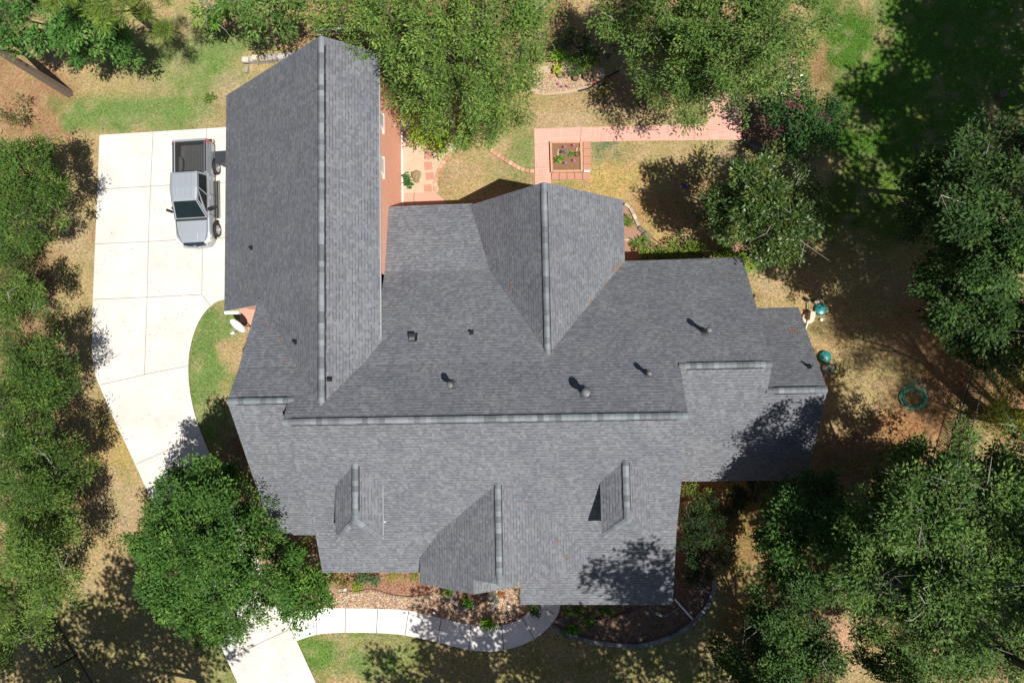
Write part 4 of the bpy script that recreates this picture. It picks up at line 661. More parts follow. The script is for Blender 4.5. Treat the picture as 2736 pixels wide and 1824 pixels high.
# path lights, pipe, hose, wire curl
for px, py, l in ((1159, 1637, 'on the river rock by the front walk'), (1360, 1619, 'in the dark mulch below the entry'), (896, 1560, 'at the left end of the mulch bed'), (1899, 1593, 'inside the grey stone border')):
    P = un(px, py, .3); t = thing('path_light', (P[0], P[1], 0), 'small white capped path light ' + l, 'garden light', 0, 'white path lights'); b = MB(); b.tube((0, 0, -.02), (0, 0, .26), .018, n=8); b.build('stake', [METAL], t); b = MB(); b.lathe((0, 0, .25), [(.05, 0), (.06, .03), (.05, .06), (.001, .075)], 16); b.build('cap', [WHT], t, True)
a = un(1803, 1600, .12); e = un(1851, 1653, .06); b = MB(); b.tube(a, e, .05, n=12); tag(b.build('drain_pipe', [TRIM], None, False, tuple((a + e) / 2)), 'white drain pipe lying from the porch corner to the stone border', 'pipe')
HOSE = plain('green_hose', (.015, .36, .26), .35, .5, 0, .1, 4., 0); b = MB(); hc = un(2437, 1062)
def coil(cx, cy, rx, ry, t0, t1, z, n=30, ph=0): return [(hc[0] + cx + rx * math.cos(t) + .03 * math.sin(3 * t + ph), hc[1] + cy + ry * math.sin(t) + .03 * math.cos(2 * t + ph), z + .02 * math.sin(t * 2 + ph)) for t in np.linspace(t0, t1, n)]
for i, (cx, cy, rx, ry, ph) in enumerate(((0, 0, .62, .52, 0), (-.03, .03, .58, .56, 1), (.02, -.02, .60, .5, 2), (-.05, -.03, .55, .47, 3), (.05, .06, .56, .6, 4), (.0, -.06, .64, .48, 5), (.09, .17, .53, .72, 2.5))): b.path(coil(cx, cy, rx, ry, ph, ph + 6.2, .03 + .022 * i, 34, ph), .014, 5)
b.path(coil(-.02, -.1, .4, .34, 0, 4.2, .06), .013, 5); tag(b.build('garden_hose', [HOSE], None, True, tuple(hc)), 'green garden hose coiled on bare soil in the side yard', 'hose')
b = MB(); pts = [un(x, y, .03) for x, y in curve([(1750, 225), (1722, 240), (1707, 258), (1706, 275), (1718, 291), (1738, 295), (1758, 284), (1778, 268)], 6)]; b.path(pts, .022, 6); tag(b.build('black_hose', [RUB], None, False, tuple(pts[10])), 'black hose looped on the shaded grass below the big oak', 'hose')
b = MB(); c_ = un(1499, 1657, .1)
for k in range(4): b.path([(c_[0] + .13 * math.cos(t + k) * (1 - .1 * k), c_[1] + .09 * math.sin(t * 1.0 + k * .7), .1 + .05 * math.sin(2 * t + k)) for t in np.linspace(0, 6, 18)], .01, 5)
tag(b.build('wire_ornament', [plain('blue_grey_metal', (.3, .42, .5), .3, .5, .6)], None, False, tuple(c_)), 'curled blue-grey wire ornament beside the front walk', 'ornament')
b = MB(); c_ = un(1829, 498, .05); [b.tube((c_[0] - .2 * math.cos(a), c_[1] - .2 * math.sin(a), .12), (c_[0] + .2 * math.cos(a), c_[1] + .2 * math.sin(a), .12), .03, n=6) for a in (.7, -.8, 2.2)]; b.tube((c_[0], c_[1], -.02), (c_[0], c_[1], .13), .03); tag(b.build('blue_ornament', [plain('dark_blue', (.01, .05, .2), .4)], None, False, (c_[0], c_[1], 0)), 'dark blue crossed garden ornament on the shaded lawn', 'ornament')
# septic lids and well fittings
def dome(px, py, r, lab, col, dome_=True):
    P = un(px, py, .12); t = thing('tank_lid', (P[0], P[1], 0), lab, 'tank lid'); b = MB(); b.lathe((0, 0, 0), [(r, -.05), (r, .12), (r * .97, .15)], 30, 0, col); b.build('riser', [GLOSS], t, False); b = MB()
    b.lathe((0, 0, 0), [(r * .97, .15), (r * .75, .19), (r * .4, .215), (.001, .225)] if dome_ else [(r * .97, .15), (.001, .16)], 30, 0, col); b.build('cover', [GLOSS if dome_ else STONE], t, dome_)
    for k in range(4): a = k * math.pi / 2 + .4; b = MB(); b.tube((math.cos(a) * r * .85, math.sin(a) * r * .85, .15), (math.cos(a) * r * .85, math.sin(a) * r * .85, .18), .02, n=6); b.build('bolt', [METAL], t)
dome(2193, 827, .3, 'domed green tank lid next to the beige round tank', (.01, .16, .15)); dome(2205, 953, .3, 'domed green tank lid touching the grey round lid', (.01, .15, .14)); dome(2213, 985, .3, 'flat grey concrete round lid beside the house corner', A(135, 138, 126), False)
P = un(2160, 850, .1); t = thing('aerator_tank', (P[0], P[1], 0), 'beige round tank top with a boxy hood and pipe', 'tank'); BEI = A(235, 222, 196); b = MB(); b.lathe((0, 0, 0), [(.3, -.05), (.3, .1), (.27, .13), (.001, .14)], 30, 0, BEI); b.build('tank_top', [GLOSS], t)
b = MB(); b.prism([(-.08, -.12), (.2, -.02), (.22, .3), (.0, .3)], .13, .5, 0, None, BEI); b.build('hood', [GLOSS], t); b = MB(); b.tube((-.05, -.1, .2), (-.15, -.55, .06), .05, n=10, col=BEI); b.build('pipe', [GLOSS], t); b = MB(); b.tube((.03, .3, .2), (.03, .75, .15), .035, n=8, col=A(180, 172, 155)); b.build('conduit', [GLOSS], t)
lbox('utility_box', 'small white utility box above the green tank lid', 'box', 2178, 808, .2, .16, .3, 30, A(240, 236, 215)); lbox('utility_box', 'small black box behind the beige tank', 'box', 2154, 802, .2, .14, .22, -35, (.03, .03, .028))
P = un(2195, 854, .1); b = MB(); b.lathe((P[0], P[1], 0), [(.075, -.02), (.075, .12), (.001, .14)], 16, 0, (.8, .8, .78)); tag(b.build('cleanout_cap', [GLOSS], None, False, (P[0], P[1], 0)), 'round white cleanout cap between the two green lids', 'cap')
for px, py, l in ((2141, 220, 'upper small white stone at the edge of the crape myrtle'), (2140, 205, 'tiny white stone above the other one'), (2088, 252, 'thin white marker among the crape myrtle leaves')): lbox('white_marker', l, 'marker', px, py, .12, .1, .1, 20, (.8, .8, .78))
lbox('tree_stump', 'weathered stump in the shaded upper right yard', 'stump', 2672, 256, .4, .3, .3, 20, A(150, 125, 110), 0, BARKM)
# ---------------------------------------------------------------- fences
FM = plain('black_iron', (.014, .014, .016), .5, .4, 0, .1, 5., 0); FT = plain('worn_rail_paint', (.16, .15, .15), .5, .4)
def fence(lab, p0, p1, h, posts, sp=.115, rail=FM):
    a = un(*p0); e = un(*p1); v = e - a; L = np.linalg.norm(v); v /= L; t = thing('iron_fence', (a[0], a[1], 0), lab, 'fence', math.atan2(v[1], v[0])); n = int(L / sp)
    b = MB(); [b.box(i * sp - .012, i * sp + .012, -.012, .012, .02, h - .03) for i in range(1, n)]; b.build('pickets', [FM], t)
    for z in (h, .12): b = MB(); b.box(0, L, -.02, .02, z - .03, z); b.build('rail', [rail if z == h else FM], t)
    for s in posts: b = MB(); b.box(s - .035, s + .035, -.035, .035, 0, h + .06); b.lathe((s, 0, h + .06), [(.045, 0), (.05, .03), (.001, .06)], 8); b.build('post', [FM], t)
fence('black iron picket fence in the shaded lower left corner', (128, 1618), (330, 1956), 1.62, [.3, 3.05, 5.6])
fence('black iron picket fence running down the right side yard', (2668, 740), (2500, 1330), 1.32, [.1, 2.4, 4.72, 7.1, 9.5, 11.8], .125, FT)
# board fence behind the garage
a = un(878, 128); e = un(1000, 126); b = MB(); L = e[0] - a[0]; t = thing('board_fence', (a[0], a[1], 0), 'weathered brown board fence behind the garage gable, half under the willow oak', 'fence')
for i in range(int(L / .15)): b.box(i * .15, i * .15 + .135, -.012, .012, 0, 1.82 + .02 * (i % 3), 0, tuple(np.array((.24, .16, .13)) * rng.uniform(.75, 1.2)))
b.build('boards', [TINT], t); b = MB(); b.box(0, L, -.06, -.013, 1.36, 1.47, 0, (.5, .44, .34)); b.build('rail', [TINT], t); b = MB(); b.box(-.03, L, -.05, .05, 1.86, 1.9, 0, (.7, .7, .68)); b.build('top_board', [TINT], t)
# ---------------------------------------------------------------- vegetation
def nrm(v): return v / (np.linalg.norm(v, axis=-1, keepdims=True) + 1e-9)
def leaf_quads(cen, axis, up, L, Wd):
    a = nrm(axis); s = nrm(np.cross(a, up)); L = L[:, None]; w_ = s * (L * Wd); n = nrm(np.cross(s, a))
    return np.stack([cen, cen + a * L * .42 + w_ - n * L * .05, cen + a * L, cen + a * L * .42 - w_ - n * L * .05], 1)
def tubes_np(P0, P1, R0, R1, k=4):
    d = nrm(P1 - P0); u = nrm(np.cross(d, np.array([.3, .5, .81]))); v = np.cross(d, u); out = []
    for i in range(k):
        t0, t1 = 2 * math.pi * i / k, 2 * math.pi * (i + 1) / k; e0 = u * math.cos(t0) + v * math.sin(t0); e1 = u * math.cos(t1) + v * math.sin(t1)
        out.append(np.stack([P0 + e0 * R0[:, None], P0 + e1 * R0[:, None], P1 + e1 * R1[:, None], P1 + e0 * R1[:, None]], 1))
    return np.concatenate(out)
BARK = np.array(A(135, 122, 108)); BARKL = np.array(A(190, 182, 170))
def crown(lobes, pal, L=.19, Wd=.17, dens=8., m=42, droop=.25, spread=.27, jit=.35, flat_=.62, twig=.5):
    """lobes: (world centre, R). returns leaf quads, colours, twig quads, colours"""
    V = []; CO = []; TW0 = []; TW1 = []
    for c, R in lobes:
        nB = max(6, int(5.0 * R * R)); bd = nrm(rng.normal(size=(nB, 3))); bd[:, 2] = np.abs(bd[:, 2]) * 1.1 - .25; bd = nrm(bd); bf = np.where(rng.random(nB) < .75, rng.uniform(.78, 1.18, nB), rng.uniform(.3, .75, nB)); bc = c + bd * (bf * R)[:, None] * np.array([1, 1, flat_])
        nC = max(6, int(dens * math.pi * R * R * 1.5)); bi = rng.integers(nB, size=nC); sz = min(.5, .16 + .16 * R, R * .5); cc = bc[bi] + rng.normal(size=(nC, 3)) * sz * np.array([.75, .75, .36]); d = nrm((cc - c) / np.array([1, 1, flat_]) + 1e-6)
        low = rng.random(nC) < .12; cc[low] = c + rng.normal(size=(low.sum(), 3)) * R * np.array([.45, .45, .15]) - np.array([0, 0, R * .35])
        bt = rng.uniform(.78, 1.2, nB)[bi][:, None]
        cl = bt * rng.uniform(.85, 1.15, (nC, 1)) * np.array(pal[0])[None]; k2 = rng.random(nC) < .22; cl[k2] = rng.uniform(.85, 1.2, (k2.sum(), 1)) * np.array(pal[1])[None]
        idx = np.repeat(np.arange(nC), m); N = len(idx); s = spread * rng.uniform(.7, 1.3, nC)[idx][:, None]; off = rng.normal(size=(N, 3)) * s * np.array([1, 1, .5]) * .62
        p = cc[idx] + off; ax = nrm(off) * .8 + d[idx] * .55 + rng.normal(size=(N, 3)) * .45; ax[:, 2] -= droop; up = np.array([0, 0, 1.]) + rng.normal(size=(N, 3)) * jit
        V.append(leaf_quads(p, ax, up, L * rng.uniform(.7, 1.25, N), Wd)); CO.append(cl[idx] * rng.uniform(.75, 1.3, (N, 1)))
        kk = rng.random(nC) < twig; TW0.append(np.repeat(c[None], kk.sum(), 0) * .45 + cc[kk] * .55 - np.array([0, 0, .25])); TW1.append(cc[kk] + d[kk] * .08 + np.array([0, 0, .04]))
    T0 = np.concatenate(TW0); T1 = np.concatenate(TW1); return np.concatenate(V), np.concatenate(CO), T0, T1
def tree(name, lab, cat, lobes, pal, base=None, group=None, r0=.22, mat=None, world=False, bare=0, barkc=None, **kw):
    Lw = []
    for l in lobes:
        if world: Lw.append((np.array(l[:3], float), l[3]))
        else: Lw.append((un(l[0], l[1], l[2]), l[3] * (HC - l[2]) / FP))
    cm = np.average([c for c, R in Lw], 0, [R * R for c, R in Lw]); ks = 1 + .85 * (HC / (HC - cm[2]) - 1); b = np.array([cm[0] * (1 if world else ks), cm[1] * (1 if world else ks), 0.]) if base is None else np.array([*un(*base)[:2], 0.])
    V, CO, T0, T1 = crown(Lw, pal, **kw); t = thing(name, tuple(b), lab, cat, 0, group); V = V - b; o = quads('crown', V, CO, [mat or LEAF], t)
    zt = max(c[2] for c, R in Lw); fork = np.array([cm[0] * .5 + b[0] * .5, cm[1] * .5 + b[1] * .5, zt * .42]); P0, P1, R0, R1 = [b - [0, 0, .1], (b + fork) / 2], [(b + fork) / 2, fork], [r0 * 1.15, r0], [r0, r0 * .8]
    for c, R in Lw:                                   # limbs
        mid = fork * .5 + c * .5 + np.array([0, 0, -.1]) + rng.normal(size=3) * .15; rr = r0 * min(.55, .18 + R * .14); e = c + np.array([0, 0, R * .2]); P0 += [fork, mid]; P1 += [mid, e]; R0 += [rr, rr * .7]; R1 += [rr * .7, rr * .3]
    n1 = len(T0); TR = rng.uniform(.008, .02, n1) * (1 if zt > 3 else .4); C1 = np.repeat(np.array(barkc if barkc is not None else BARK)[None], len(P0) * 6, 0)
    q1 = tubes_np(np.array(P0), np.array(P1), np.array(R0), np.array(R1), 6); q2 = tubes_np(T0, T1, TR * 1.6, TR * .6, 3); C2 = np.repeat(BARK[None] * 1.15, len(q2), 0)
    Q = [q1, q2]; CC = [C1, C2]
    if bare:                                          # pale bare branches poking through the leaves
        k = rng.integers(len(T0), size=bare); tip = T1[k] + np.c_[rng.normal(size=(bare, 2)) * .5, rng.uniform(.1, .5, bare)]; ctr = T0[k] * .6 + T1[k] * .4
        md = (ctr + tip) / 2 + rng.normal(size=(bare, 3)) * .18; f2 = md + (tip - ctr) * .3 + rng.normal(size=(bare, 3)) * .3
        for a_, b_, ra, rb_ in ((ctr, md, .024, .018), (md, tip, .018, .007), (md, f2, .014, .006)): q3 = tubes_np(a_, b_, np.full(bare, ra), np.full(bare, rb_), 4); Q.append(q3); CC.append(np.repeat(BARKL[None], len(q3), 0))
    quads('trunk', np.concatenate(Q) - b, np.concatenate(CC), [BARKM], t); return t
def P2(a, b): f = lambda c: tuple(x * y for x, y in zip(A(*c), (.92, .98, .70))); return (f(a), f(b))
tree('sweetgum_tree', 'bright green star-leaved tree in the upper left corner', 'tree', [(40, 50, 6, 75), (140, 30, 7, 80), (215, 70, 6.5, 70), (290, 120, 5, 50), (335, 140, 4.5, 32), (120, 90, 5.5, 50), (225, 140, 4.5, 32), (60, 100, 5, 34)], P2((92, 138, 74), (124, 162, 92)), L=.2, Wd=.2, jit=.5)
tree('pine_tree', 'yellow-green long-needled pine at the top left edge', 'tree', [(180, -20, 10, 45), (320, 5, 9.5, 42), (400, 20, 8, 30), (440, 62, 7, 24), (405, -10, 9, 40), (290, -30, 10, 60)], P2((140, 160, 80), (120, 150, 70)), L=.3, Wd=.035, m=110, spread=.22, dens=6, droop=-.1, jit=.9)
def pine(lab, base, lean, h, R, r0, grp=None, pal=P2((70, 100, 52), (95, 120, 60))):
    b = un(*base); top = b + np.array([lean[0], lean[1], h]); lob = [(*(top + np.array([math.cos(k * 2.1) * R * .6, math.sin(k * 2.1) * R * .6, -.5 * k])), R * (.7 - .04 * k)) for k in range(6)] + [(*top, R * .7)]
    return tree('tall_pine', lab, 'tree', lob, pal, base, grp, r0, None, True, L=.26, Wd=.05, m=60, dens=3.2, spread=.35, droop=0, jit=.9, barkc=A(150, 132, 118))
pine('tall bare-trunked pine rising at the left edge beside the dry lawn', (184, 250), (0, 0), 16, 3., .23)
tree('oak_tree', 'leafy oak hanging over the top edge left of the chimney', 'tree', [(640, 5, 7, 45), (700, 30, 6, 45), (745, 62, 5, 34), (688, 78, 4.5, 26), (770, 20, 6, 40), (800, -10, 6, 40), (740, -5, 7, 50)], P2((104, 138, 76), (136, 160, 100)), L=.22, Wd=.13, droop=.5, dens=5.5)
tree('dead_branched_tree', 'small tree with grey dead twigs at the top edge', 'tree', [(556, 20, 4.5, 28), (560, 55, 3.6, 16), (620, -10, 5, 30)], P2((96, 150, 60), (140, 165, 70)), bare=26, L=.2)
T3 = [(1080, -30, 9, 80), (1250, -45, 9, 90), (1400, -20, 8, 80), (960, -40, 8, 70), (900, 62, 7, 48), (975, 30, 8, 75), (955, 105, 6.5, 46), (1075, 75, 9, 95), (1200, 40, 10, 120), (1330, 55, 9, 110), (1415, 65, 7.5, 72), (1115, 175, 7.5, 85), (1235, 165, 9, 110), (1345, 165, 8, 92), (1395, 160, 5.5, 44), (1155, 280, 6, 70), (1245, 280, 6.5, 90), (1330, 275, 6, 72), (1400, 240, 5.5, 48), (1210, 345, 5, 48), (1290, 345, 4.5, 48), (1360, 325, 4, 36), (1080, 230, 5.5, 46), (1045, 150, 6, 50), (840, 30, 6, 34)]
tree('willow_oak', 'huge feathery willow oak behind the garage wing', 'tree', T3, P2((118, 148, 78), (156, 178, 98)), r0=.34, L=.155, Wd=.16, dens=8.5, droop=.3, bare=18, jit=.5)
tree('lime_shrub', 'yellow-green shrub at the foot of the willow oak', 'shrub', [(1112, 300, 3.2, 26), (1150, 330, 3.2, 30), (1165, 365, 2.6, 24), (1128, 355, 2.6, 24), (1178, 388, 1.4, 13)], P2((150, 176, 62), (176, 194, 80)), r0=.06, L=.16, Wd=.22, dens=9)
T4 = [(1800, -40, 9, 90), (1960, -50, 9, 100), (2080, -30, 8, 80), (1640, 15, 5, 50), (1705, 50, 6, 76), (1810, 60, 6.5, 100), (1920, 50, 8, 110), (2030, 50, 9, 95), (2120, 65, 7, 74), (1700, 130, 3.4, 40), (1775, 150, 4.6, 76), (1880, 160, 6, 95), (1990, 145, 8, 88), (2065, 150, 6.5, 60), (1840, 240, 6, 60), (1925, 255, 6, 54), (1990, 225, 6, 56), (1848, 300, 4.2, 34), (1765, 225, 5, 44), (2045, 225, 5, 38), (2115, 130, 5.5, 45)]
tree('spreading_oak', 'large grey-green oak over the brick path', 'tree', T4, P2((108, 138, 76), (138, 160, 92)), r0=.32, L=.155, Wd=.17, dens=8.5, bare=14, jit=.5)
cmy = tree('crape_myrtle', 'dark green crape myrtle with pink blossoms at the end of the brick path', 'tree', [(2100, 300, 3, 38), (2155, 335, 3.6, 50), (2190, 300, 3.2, 38), (2135, 385, 2.6, 36), (2205, 360, 2.6, 34), (2085, 235, 3, 34), (2055, 265, 2.4, 22), (2140, 265, 3.2, 30), (2215, 320, 2.2, 24)], P2((58, 96, 54), (86, 120, 66)), r0=.06, L=.15, Wd=.26, dens=9)
bl = []; bc = []
for px, py, z in ((2110, 275, 4.2), (2122, 285, 4.3), (2140, 290, 4.3), (2198, 306, 4.), (2216, 320, 3.6), (2188, 318, 4.), (2240, 262, 3), (2262, 330, 2.6), (2250, 318, 2.6), (2205, 350, 3.4), (2085, 345, 2.8), (2180, 395, 2.8), (2162, 412, 2.6), (2240, 350, 2.6), (2146, 402, 2.7), (2131, 250, 3.8), (2258, 300, 2.5)):
    c = un(px, py, z); n = 20; o_ = rng.normal(size=(n, 3)) * .08; bl.append(leaf_quads(c + o_, rng.normal(size=(n, 3)), np.array([0, 0, 1.]) + rng.normal(size=(n, 3)) * .5, rng.uniform(.05, .09, n), .45)); bc.append(np.repeat(np.array(A(176, 84, 128))[None], n, 0) * rng.uniform(.7, 1.2, (n, 1)))
quads('blossom', np.concatenate(bl) - np.array(cmy.location), np.concatenate(bc), [LEAF], cmy)
tree('holly_tree', 'round glossy-leaved evergreen tree behind the right wing', 'tree', [(2035, 520, 6.8, 72), (1965, 560, 5.4, 58), (2085, 590, 6.4, 74), (2010, 630, 5.2, 60), (2115, 510, 5.6, 52), (1975, 478, 5, 36), (2060, 448, 5, 40), (2140, 570, 4.8, 44), (2085, 660, 4.6, 38), (2035, 690, 3.6, 30), (1935, 610, 3.6, 40), (1905, 575, 3, 24)], P2((84, 112, 54), (110, 120, 60)), mat=LEAFG, L=.17, Wd=.22, dens=10.5, bare=12, jit=.6, spread=.24)
dk = P2((64, 92, 50), (88, 114, 58))
tree('shade_tree', 'dark green tree on the upper right edge of the yard', 'tree', [(2540, 440, 8, 70), (2640, 410, 10, 90), (2530, 520, 9, 74), (2650, 530, 12, 115), (2720, 480, 11, 80), (2480, 480, 6, 46), (2470, 560, 6.5, 44), (2590, 600, 10, 80), (2440, 510, 5, 34), (2450, 590, 4.6, 34), (2520, 640, 6, 46)], dk, r0=.14, L=.15, Wd=.24, bare=30, dens=8, m=50)
tree('broadleaf_tree', 'dark broadleaf tree spreading above the iron fence on the right', 'tree', [(2720, 650, 12, 105), (2620, 680, 10, 85), (2560, 730, 8.5, 70), (2530, 795, 7, 58), (2610, 810, 9, 85), (2710, 810, 9, 90), (2540, 870, 6, 42), (2600, 910, 6, 50), (2680, 930, 6, 56), (2730, 900, 7, 50), (2500, 750, 6, 30)], P2((66, 96, 50), (90, 120, 60)), r0=.16, L=.15, Wd=.26, bare=14, dens=8.5, m=50)
tree('yellow_shrub', 'yellow-green brushy shrub outside the right fence', 'shrub', [(2705, 1000, 2.5, 42), (2665, 1040, 1.6, 24), (2720, 1075, 3.8, 40), (2690, 1100, 3.4, 26), (2660, 1120, 2.6, 26), (2705, 1145, 2, 32), (2650, 1160, 1, 22)], P2((138, 146, 50), (180, 176, 56)), r0=.04, L=.16, Wd=.16, dens=7)
tree('laurel_tree', 'dense dark green rounded tree just below the right wing corner', 'tree', [(2165, 1375, 6.5, 78), (2105, 1400, 5, 52), (2205, 1440, 6.2, 70), (2130, 1470, 5.2, 62), (2215, 1335, 5.2, 44), (2095, 1330, 4.2, 36), (2240, 1380, 5.5, 54), (2065, 1445, 4, 34), (2180, 1305, 4, 34), (2130, 1320, 4.6, 36), (2060, 1520, 4, 32), (2120, 1540, 4.6, 40)], P2((74, 110, 56), (98, 132, 68)), L=.14, Wd=.3, dens=10, m=55, jit=.5)
T9 = [(2480, 1460, 6, 120), (2640, 1480, 6, 120), (2380, 1560, 5, 80), (2560, 1620, 5, 100), (2640, 1330, 6, 90), (2420, 1350, 5, 80), (2700, 1600, 5, 80), (2320, 1680, 5, 48), (2400, 1740, 5, 60), (2350, 1790, 4.5, 50), (2460, 1800, 4.5, 50), (2700, 1500, 6, 110), (2730, 1640, 5, 80), (2560, 1790, 4, 50), (2400, 1300, 8, 80), (2500, 1250, 9, 82), (2415, 1215, 6.5, 34), (2610, 1220, 8.5, 76), (2700, 1260, 9, 86), (2350, 1400, 9, 90), (2480, 1380, 11, 115), (2610, 1370, 11, 110), (2710, 1420, 10, 100), (2300, 1500, 8, 80), (2420, 1520, 10, 105), (2550, 1530, 11, 115), (2670, 1560, 10, 105), (2340, 1600, 7, 56), (2460, 1640, 8, 84), (2590, 1670, 8, 86), (2700, 1680, 7.5, 80), (2500, 1730, 6, 46), (2660, 1760, 6, 60), (2730, 1780, 6, 50), (2270, 1430, 7, 56), (2220, 1560, 6, 44)]
tree('great_oak', 'great spreading oak with pale bare twigs filling the lower right', 'tree', T9, P2((92, 122, 66), (116, 144, 80)), r0=.36, L=.145, Wd=.24, dens=9, m=50, bare=330, jit=.5)
tree('young_oak', 'dark oak at the bottom edge right of the front bed', 'tree', [(2075, 1625, 5, 48), (2040, 1690, 5, 54), (2150, 1630, 6, 50), (2110, 1710, 6, 64), (2200, 1730, 6, 50), (2010, 1775, 5.5, 54), (2080, 1810, 6.5, 74), (2170, 1800, 6.5, 66), (1955, 1720, 4, 30), (1975, 1800, 5, 44)], P2((74, 104, 56), (98, 126, 66)), L=.15, Wd=.24, dens=8, m=50, bare=20)
tree('front_maple', 'dense bright green tree covering the bend of the driveway', 'tree', [(490, 1290, 6, 62), (560, 1330, 7, 74), (440, 1370, 5.2, 60), (615, 1300, 5, 44), (405, 1450, 5, 54), (490, 1440, 7.4, 88), (600, 1430, 8, 88), (680, 1400, 5, 50), (395, 1500, 4.2, 36), (480, 1540, 6.4, 80), (590, 1540, 7.4, 86), (680, 1500, 6, 64), (520, 1630, 5.4, 62), (620, 1620, 6, 68), (700, 1570, 5, 50), (560, 1685, 4.2, 38), (640, 1680, 4, 34), (480, 1650, 4.2, 34), (735, 1480, 3.6, 34), (365, 1440, 4, 28), (500, 1250, 4.5, 30)], P2((84, 122, 60), (112, 148, 74)), r0=.26, L=.13, Wd=.3, dens=10, m=66, jit=.5, spread=.25)
tree('small_bright_tree', 'small bright green tree leaning over the start of the front walk', 'tree', [(795, 1530, 3, 40), (845, 1570, 3, 42), (800, 1600, 3.2, 42), (765, 1560, 3, 36), (845, 1615, 2.4, 28), (795, 1500, 2.6, 22), (815, 1640, 2.2, 20)], P2((84, 130, 54), (114, 156, 70)), r0=.07, L=.15, Wd=.28, dens=9.5)
lp = P2((90, 120, 60), (122, 146, 76))
LT = [('first tree of the left row, beside the top of the driveway', [(60, 470, 6, 74), (110, 425, 5, 52), (30, 405, 5, 44), (120, 510, 5.6, 56), (50, 590, 6, 66), (110, 610, 4.6, 46), (40, 670, 4, 38), (145, 470, 4, 28), (10, 530, 6, 50)]),
      ('small tree in the gap of the left row', [(50, 790, 5, 44), (88, 820, 4.6, 30), (20, 825, 5, 42), (62, 752, 4, 24), (92, 768, 4, 20)]),
      ('bushy tree of the left row beside the driveway bend', [(90, 1000, 6, 72), (140, 955, 5, 42), (150, 1035, 5, 48), (50, 945, 5, 48), (40, 1060, 6, 60), (172, 1000, 4, 26)]),
      ('wide tree of the left row level with the left wing of the house', [(60, 1200, 6, 70), (135, 1210, 5, 54), (190, 1205, 4, 34), (195, 1285, 4, 44), (110, 1300, 6, 72), (175, 1365, 4.4, 40), (40, 1330, 5, 52), (232, 1240, 3.4, 18), (20, 1130, 5, 42)]),
      ('feathery tree of the left row above the shaded iron fence', [(80, 1480, 6.4, 78), (135, 1555, 6, 62), (60, 1600, 6, 62), (168, 1615, 5, 28), (100, 1665, 5, 38), (30, 1675, 5, 46), (140, 1430, 5, 48), (50, 1400, 5, 50), (18, 1735, 4, 30), (180, 1520, 4, 28)])]
for i, (l, lo_b) in enumerate(LT): lo_b = [(x, y, z, r * 1.04) for x, y, z, r in lo_b] + [(x * .7, y + 18, z * .55, r * .9) for x, y, z, r in lo_b[::2]]; tree('row_tree', 'olive green ' + l, 'tree', lo_b, lp if i != 4 else P2((112, 140, 72), (138, 160, 88)), group='trees along the left edge', r0=.18, L=.155, Wd=.17, dens=9.5, droop=.25, bare=8, jit=.45)
# tall trees just outside the picture, whose shade falls into it
def off(lab, px, py, z, R, grp='trees standing just beyond the frame', base=None, wp=None):
    c = un(px, py, 0) if not wp else np.array(wp); lob = [(c[0] + rng.uniform(-1, 1) * R * .65, c[1] + rng.uniform(-1, 1) * R * .65, z + rng.uniform(-1.2, 1.2), R * rng.uniform(.42, .6)) for _ in range(7)]
    tree('outer_tree', lab, 'tree', lob, P2((70, 104, 54), (90, 124, 64)), base, grp, .22, None, True, L=.28, Wd=.24, m=22, dens=2.7, spread=.4, twig=.1)
for a in (('the far upper right of the yard, above the bright lawn', 2900, 430, 13, 4.), ('the far upper right, tallest of its group', 2960, 190, 14, 5), ('the top right corner', 2790, 40, 12, 4.2), ('the right edge beside the dark shade tree', 2990, 660, 15, 5), ('the right edge beside the iron fence', 2880, 900, 14, 3.6), ('the lower edge, south of the front bed', 1690, 1970, 12, 4), ('the lower edge, south of the front walk', 1430, 2010, 12, 4), ('the lower edge, south of the young oak', 1960, 2010, 13, 4), ('the lower left, south of the driveway', 640, 1950, 12, 4.4), ('the lower left, south of the iron fence', 400, 2020, 12, 4), ('the lower right corner', 2230, 2010, 12, 4), ('the right edge, its trunk rising inside the great oak', 2560, 1400, 18, 2.3), ('the right edge, its trunk at the left side of the great oak', 2475, 1580, 18, 2.4), ('the right edge, shading the lawn behind the holly', 2610, 815, 14, 3.0), ('the right edge, its trunk under the dark shade tree', 2480, 690, 14, 1.9), ('the right edge, its trunk by the bright lawn', 2720, 520, 14, 2.2), ('the left edge beside the tall pine', -90, 380, 11, 3.5)):
    off('tree just beyond ' + a[0], *a[1:])
off('tall tree leaning over the porch corner from beyond the lower edge', 1880, 1695, 17, 2.3, None, (2040, 1745), tuple(un(1705, 1560, 3) - np.array([SX * 14, SY * 14, 3])))
pine('tall pine with a straight trunk behind the right iron fence', (2622, 1100), (.3, 0), 15.5, 2.4, .24); pine('tall pine beyond the yellow shrub', (2740, 1040), (.4, .2), 16, 3., .24); pine('tall pine beyond the lower right fence', (2860, 1260), (.3, 0), 16, 3.2, .24)
